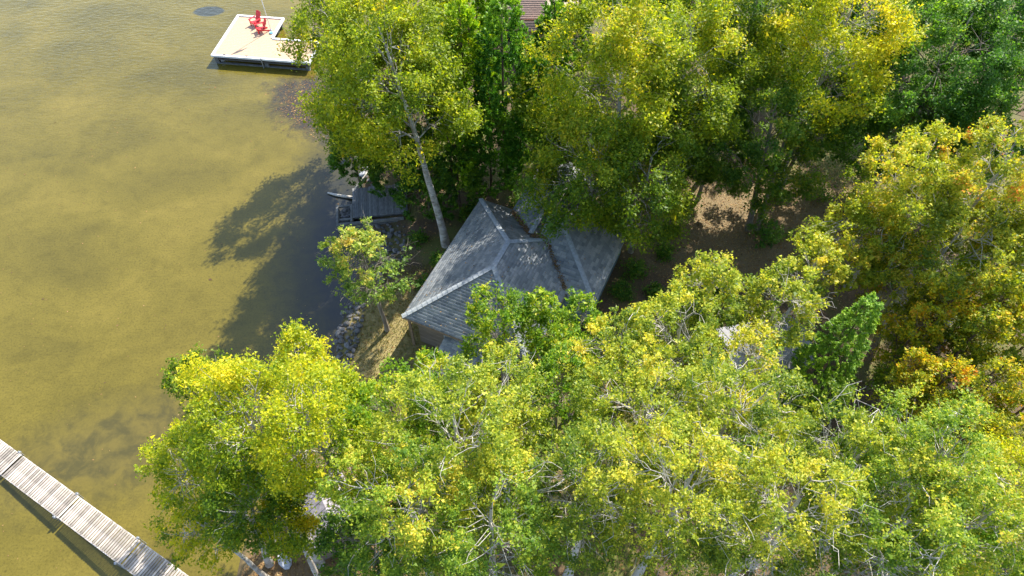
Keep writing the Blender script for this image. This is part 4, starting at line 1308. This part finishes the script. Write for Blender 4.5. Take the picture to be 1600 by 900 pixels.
    ('cedar_tree', 'cedar_mid', 'cone', (2.50, 38.77), (2.50, 38.77, 7.50), 1.88, 4.60, 0.131, 28701, {}, 'dark green cedar below the nearly black spruce at the top', None),
    ('cedar_tree', 'cedar_bright', 'cone', (-4.41, 38.53), (-4.41, 38.53, 9.50), 1.92, 4.60, 0.131, 29525, {}, 'yellow-green cedar behind the tall leaning birch near the top edge', None),
    ('cedar_tree', 'cedar_dark', 'cone', (-10.40, 33.86), (-10.40, 33.86, 5.00), 1.71, 3.40, 0.131, 20089, {}, 'dark cedar at the water edge above the old plank dock', None),
    ('maple_tree', 'mixed_yellow', 'round', (25.38, 22.37), (25.38, 22.37, 9.00), 2.35, 3.40, 0.113, 16571, {}, 'yellow maple cut by the right edge below the orange tinted one', None),
    ('broadleaf_tree', 'ash', 'round', (10.18, 15.33), (10.18, 15.33, 8.60), 1.22, 2.20, 0.099, 3408, {'bare': 0.8}, 'thin ash in front of the pale shed roof left of the spruce', None),
    ('birch_tree', 'birch_bright', 'round', (-11.27, 8.27), (-12.62, 8.98, 5.50), 1.32, 2.20, 0.095, 5594, {'bark': 'birch'}, 'low yellow birch branches over the shallows next to the boardwalk near the bottom edge', None),
    ('birch_tree', 'birch_bright', 'round', (-8.90, 8.27), (-8.69, 8.83, 7.00), 1.11, 2.00, 0.091, 4879, {'bark': 'birch'}, 'low yellow birch sprays above the orange leaf litter at the bottom edge', None),
]
for i_, (nm, pal, shp, bs2, cc, Rc, rz, Ll, nl, opt, lb, gr) in enumerate(TREES):
    make_tree(nm, pal, shp, bs2, cc, Rc, rz, Ll, nl, opt, lb, gr, i_)

# ------------------------------------------------------------------ leaf litter and grass
def scatter(name, n, box, size, mat, upright=False, seed=3, reject=None):
    r = np.random.default_rng(seed)
    x = r.uniform(box[0], box[1], n); y = r.uniform(box[2], box[3], n)
    ok = x > shore_x(y) + .5
    if reject is not None:
        ok &= ~reject(x, y)
    x, y = x[ok], y[ok]
    n = len(x)
    z = ground_z(x, y) + .015
    if upright:
        D = np.array([0, 0, 1.0]) + r.normal(size=(n, 3)) * .4
        Nn = r.normal(size=(n, 3))
        z = z + size * .4
    else:
        D = r.normal(size=(n, 3)) * np.array([1, 1, .12])
        Nn = np.array([0, 0, 1.0]) + r.normal(size=(n, 3)) * .25
    me = leaf_mesh(name, np.stack([x, y, z], 1), D, Nn, size * np.exp(r.normal(size=n) * .3), np.clip(r.normal(size=n) * .22 + .5, 0, 1), mat, .25 if upright else .6, .05)
    o = bpy.data.objects.new(name, me); COL.objects.link(o)
    return tag(o, kind='stuff')
def in_house(x, y):
    px, py = x - HA.x, y - HA.y
    s = px * HA1.x + py * HA1.y; t = px * HA2.x + py * HA2.y
    return (s > .4) & (s < 9.4) & (t > .4) & (t < 7.2)
scatter("leaf_litter", 26000, (-13, 30, 6, 38), .10, LEAF['litter'], False, 3, in_house)
scatter("bank_litter", 7000, (-13.5, -5, 5.5, 12.5), .10, LEAF['litter'], False, 15, in_house)
scatter("clearing_litter", 9000, (9, 27, 25, 36), .085, LEAF['litter'], False, 13, in_house)
scatter("clearing_grass", 5000, (9, 27, 25, 36), .11, LEAF['grass'], True, 14, in_house)
scatter("lawn_grass", 11000, (-10, -4.0, 16, 27), .13, LEAF['grass'], True, 4, in_house)

VL = valley_litter([(hs(4.5, 7.5, 3.56), hs(2.5, 5.5, 4.62)), (hs(2.5, 4.5, 4.78), hs(2.35, 5.4, 4.72)), (hs(.3, 2.3, 3.66), hs(2.4, 4.3, 4.75)), (hs(2.2, 4.98, 4.78), hs(1.3, 4.98, 4.9))], 150, .09, 9)
rv = np.random.default_rng(10)
vm = leaf_mesh("dead_leaves", VL, rv.normal(size=VL.shape) * np.array([1, 1, .2]), np.array([0, 0, 1.0]) + rv.normal(size=VL.shape) * .3, np.full(len(VL), .09) * np.exp(rv.normal(size=len(VL)) * .3), np.clip(rv.normal(size=len(VL)) * .2 + .25, 0, 1), LEAF['litter'])
tag(link_part("dead_leaves", vm, cottage), kind='stuff')

# leaves blown onto the roof
def on_plane(pl, n, r):
    p = [np.array(q) for q in pl]
    k = len(p)
    out = []
    for i in range(1, k - 1):
        ar = np.linalg.norm(np.cross(p[i] - p[0], p[i + 1] - p[0])) / 2
        m = int(n * ar)
        u = r.random((m, 2)); f = u.sum(1) > 1; u[f] = 1 - u[f]
        out.append(p[0] + u[:, :1] * (p[i] - p[0]) + u[:, 1:] * (p[i + 1] - p[0]))
    return np.concatenate(out)
rv = np.random.default_rng(21)
for par_, pls in ((main_roof, ((A_, B_, P2, P1), (B_, C_, P2), (C_, D_, P1, P2), (D_, A_, P1))), (ell, (front_pl, right_pl)), (back, back_planes)):
    PL = np.concatenate([on_plane(pl, 5.0, rv) for pl in pls]) + np.array([0, 0, .05])
    vm = leaf_mesh("fallen_leaves", PL, rv.normal(size=PL.shape) * np.array([1, 1, .3]), np.array([0, 0, 1.0]) + rv.normal(size=PL.shape) * .25, np.full(len(PL), .065) * np.exp(rv.normal(size=len(PL)) * .3), np.clip(rv.normal(size=len(PL)) * .25 + .55, 0, 1), LEAF['litter'])
    tag(link_part("fallen_leaves", vm, par_), kind='stuff')

# specks and leaves afloat
def afloat(name, x, y, size, tmean, seed):
    r = np.random.default_rng(seed)
    n = len(x)
    ok = x < shore_x(y) - .1
    x, y = x[ok], y[ok]; n = len(x)
    me = leaf_mesh(name, np.stack([x, y, np.full(n, .012)], 1), r.normal(size=(n, 3)) * np.array([1, 1, 0.01]), np.array([0, 0, 1.0]) + r.normal(size=(n, 3)) * .05,
                   size * np.exp(r.normal(size=n) * .4), np.clip(r.normal(size=n) * .25 + tmean, 0, 1), LEAF['litter'], .6, .01)
    o = bpy.data.objects.new(name, me); COL.objects.link(o)
    return tag(o, kind='stuff')
rv = np.random.default_rng(31)
k = 2600
ang = rv.uniform(0, 6.283, k); rad = np.sqrt(rv.random(k)) * (.9 + rv.normal(size=k) * .28)
ex, ey = rad * np.cos(ang) * 4.3, rad * np.sin(ang) * 2.8
afloat("water_weed", -15.2 + ex * math.cos(.75) + ey * math.sin(.75), 43.4 - ex * math.sin(.75) + ey * math.cos(.75), .085, .26, 32)
k = 900
afloat("floating_leaves", rv.uniform(-40, -8, k), rv.uniform(6, 60, k), .07, .3, 33)

# undergrowth
SHRUBS = [(-5.2, 25.2, .8), (-4.6, 27.2, .7), (-6.0, 29.0, .7), (6.6, 24.6, .9), (7.6, 26.2, 1.0), (8.6, 24.4, .8), (4.6, 22.6, .9), (3.3, 21.2, .8), (2.2, 20.6, .9), (9.6, 27.6, .8),
          (11.2, 31.5, .9), (10.0, 29.4, .7), (20.6, 32.6, 1.1), (22.5, 31, 1.0), (18.0, 32.6, .8), (24.5, 28.0, 1.2), (23.0, 25.5, 1.2), (-8.6, 17.4, .8), (-7.0, 17.0, .9), (-2.6, 31.4, .8), (.5, 32.2, .9),
          (3.6, 31.6, .9), (6.2, 30.4, .9), (12.2, 24.6, .9), (15.8, 25.2, .8)]
rg = np.random.default_rng(77)
for i, (x, y, s) in enumerate(SHRUBS):
    root = empty("shrub", (x, y, gz(x, y)), "low green shrub on the shaded forest floor around the cottage", "shrub", "low shrubs on the forest floor")
    nl = 700
    d = unit(rg.normal(size=(60, 3)) + np.array([0, 0, .6])); d[:, 2] = np.abs(d[:, 2])
    tips = d * s * rg.uniform(.5, 1.1, (60, 1))
    pth = [(curve((0, 0, 0), tips[k] * .9, 4, .1, rg, .3), np.array([.014, .012, .009, .005])) for k in range(14)]
    link_part("stems", tubes_mesh("stems", pth, MAT['bark_brown'], 4), root)
    ci = rg.integers(0, 60, nl)
    C = tips[ci] * rg.uniform(.5, 1.05, (nl, 1)) + rg.normal(size=(nl, 3)) * .12 * s + np.array([0, 0, .1])
    me = leaf_mesh("foliage", C, rg.normal(size=(nl, 3)), rg.normal(size=(nl, 3)) * .5 + np.array([0, 0, .8]), .14 * np.exp(rg.normal(size=nl) * .2), np.clip(rg.normal(size=nl) * .2 + .45, 0, 1), LEAF['shrub'])
    link_part("foliage", me, root)
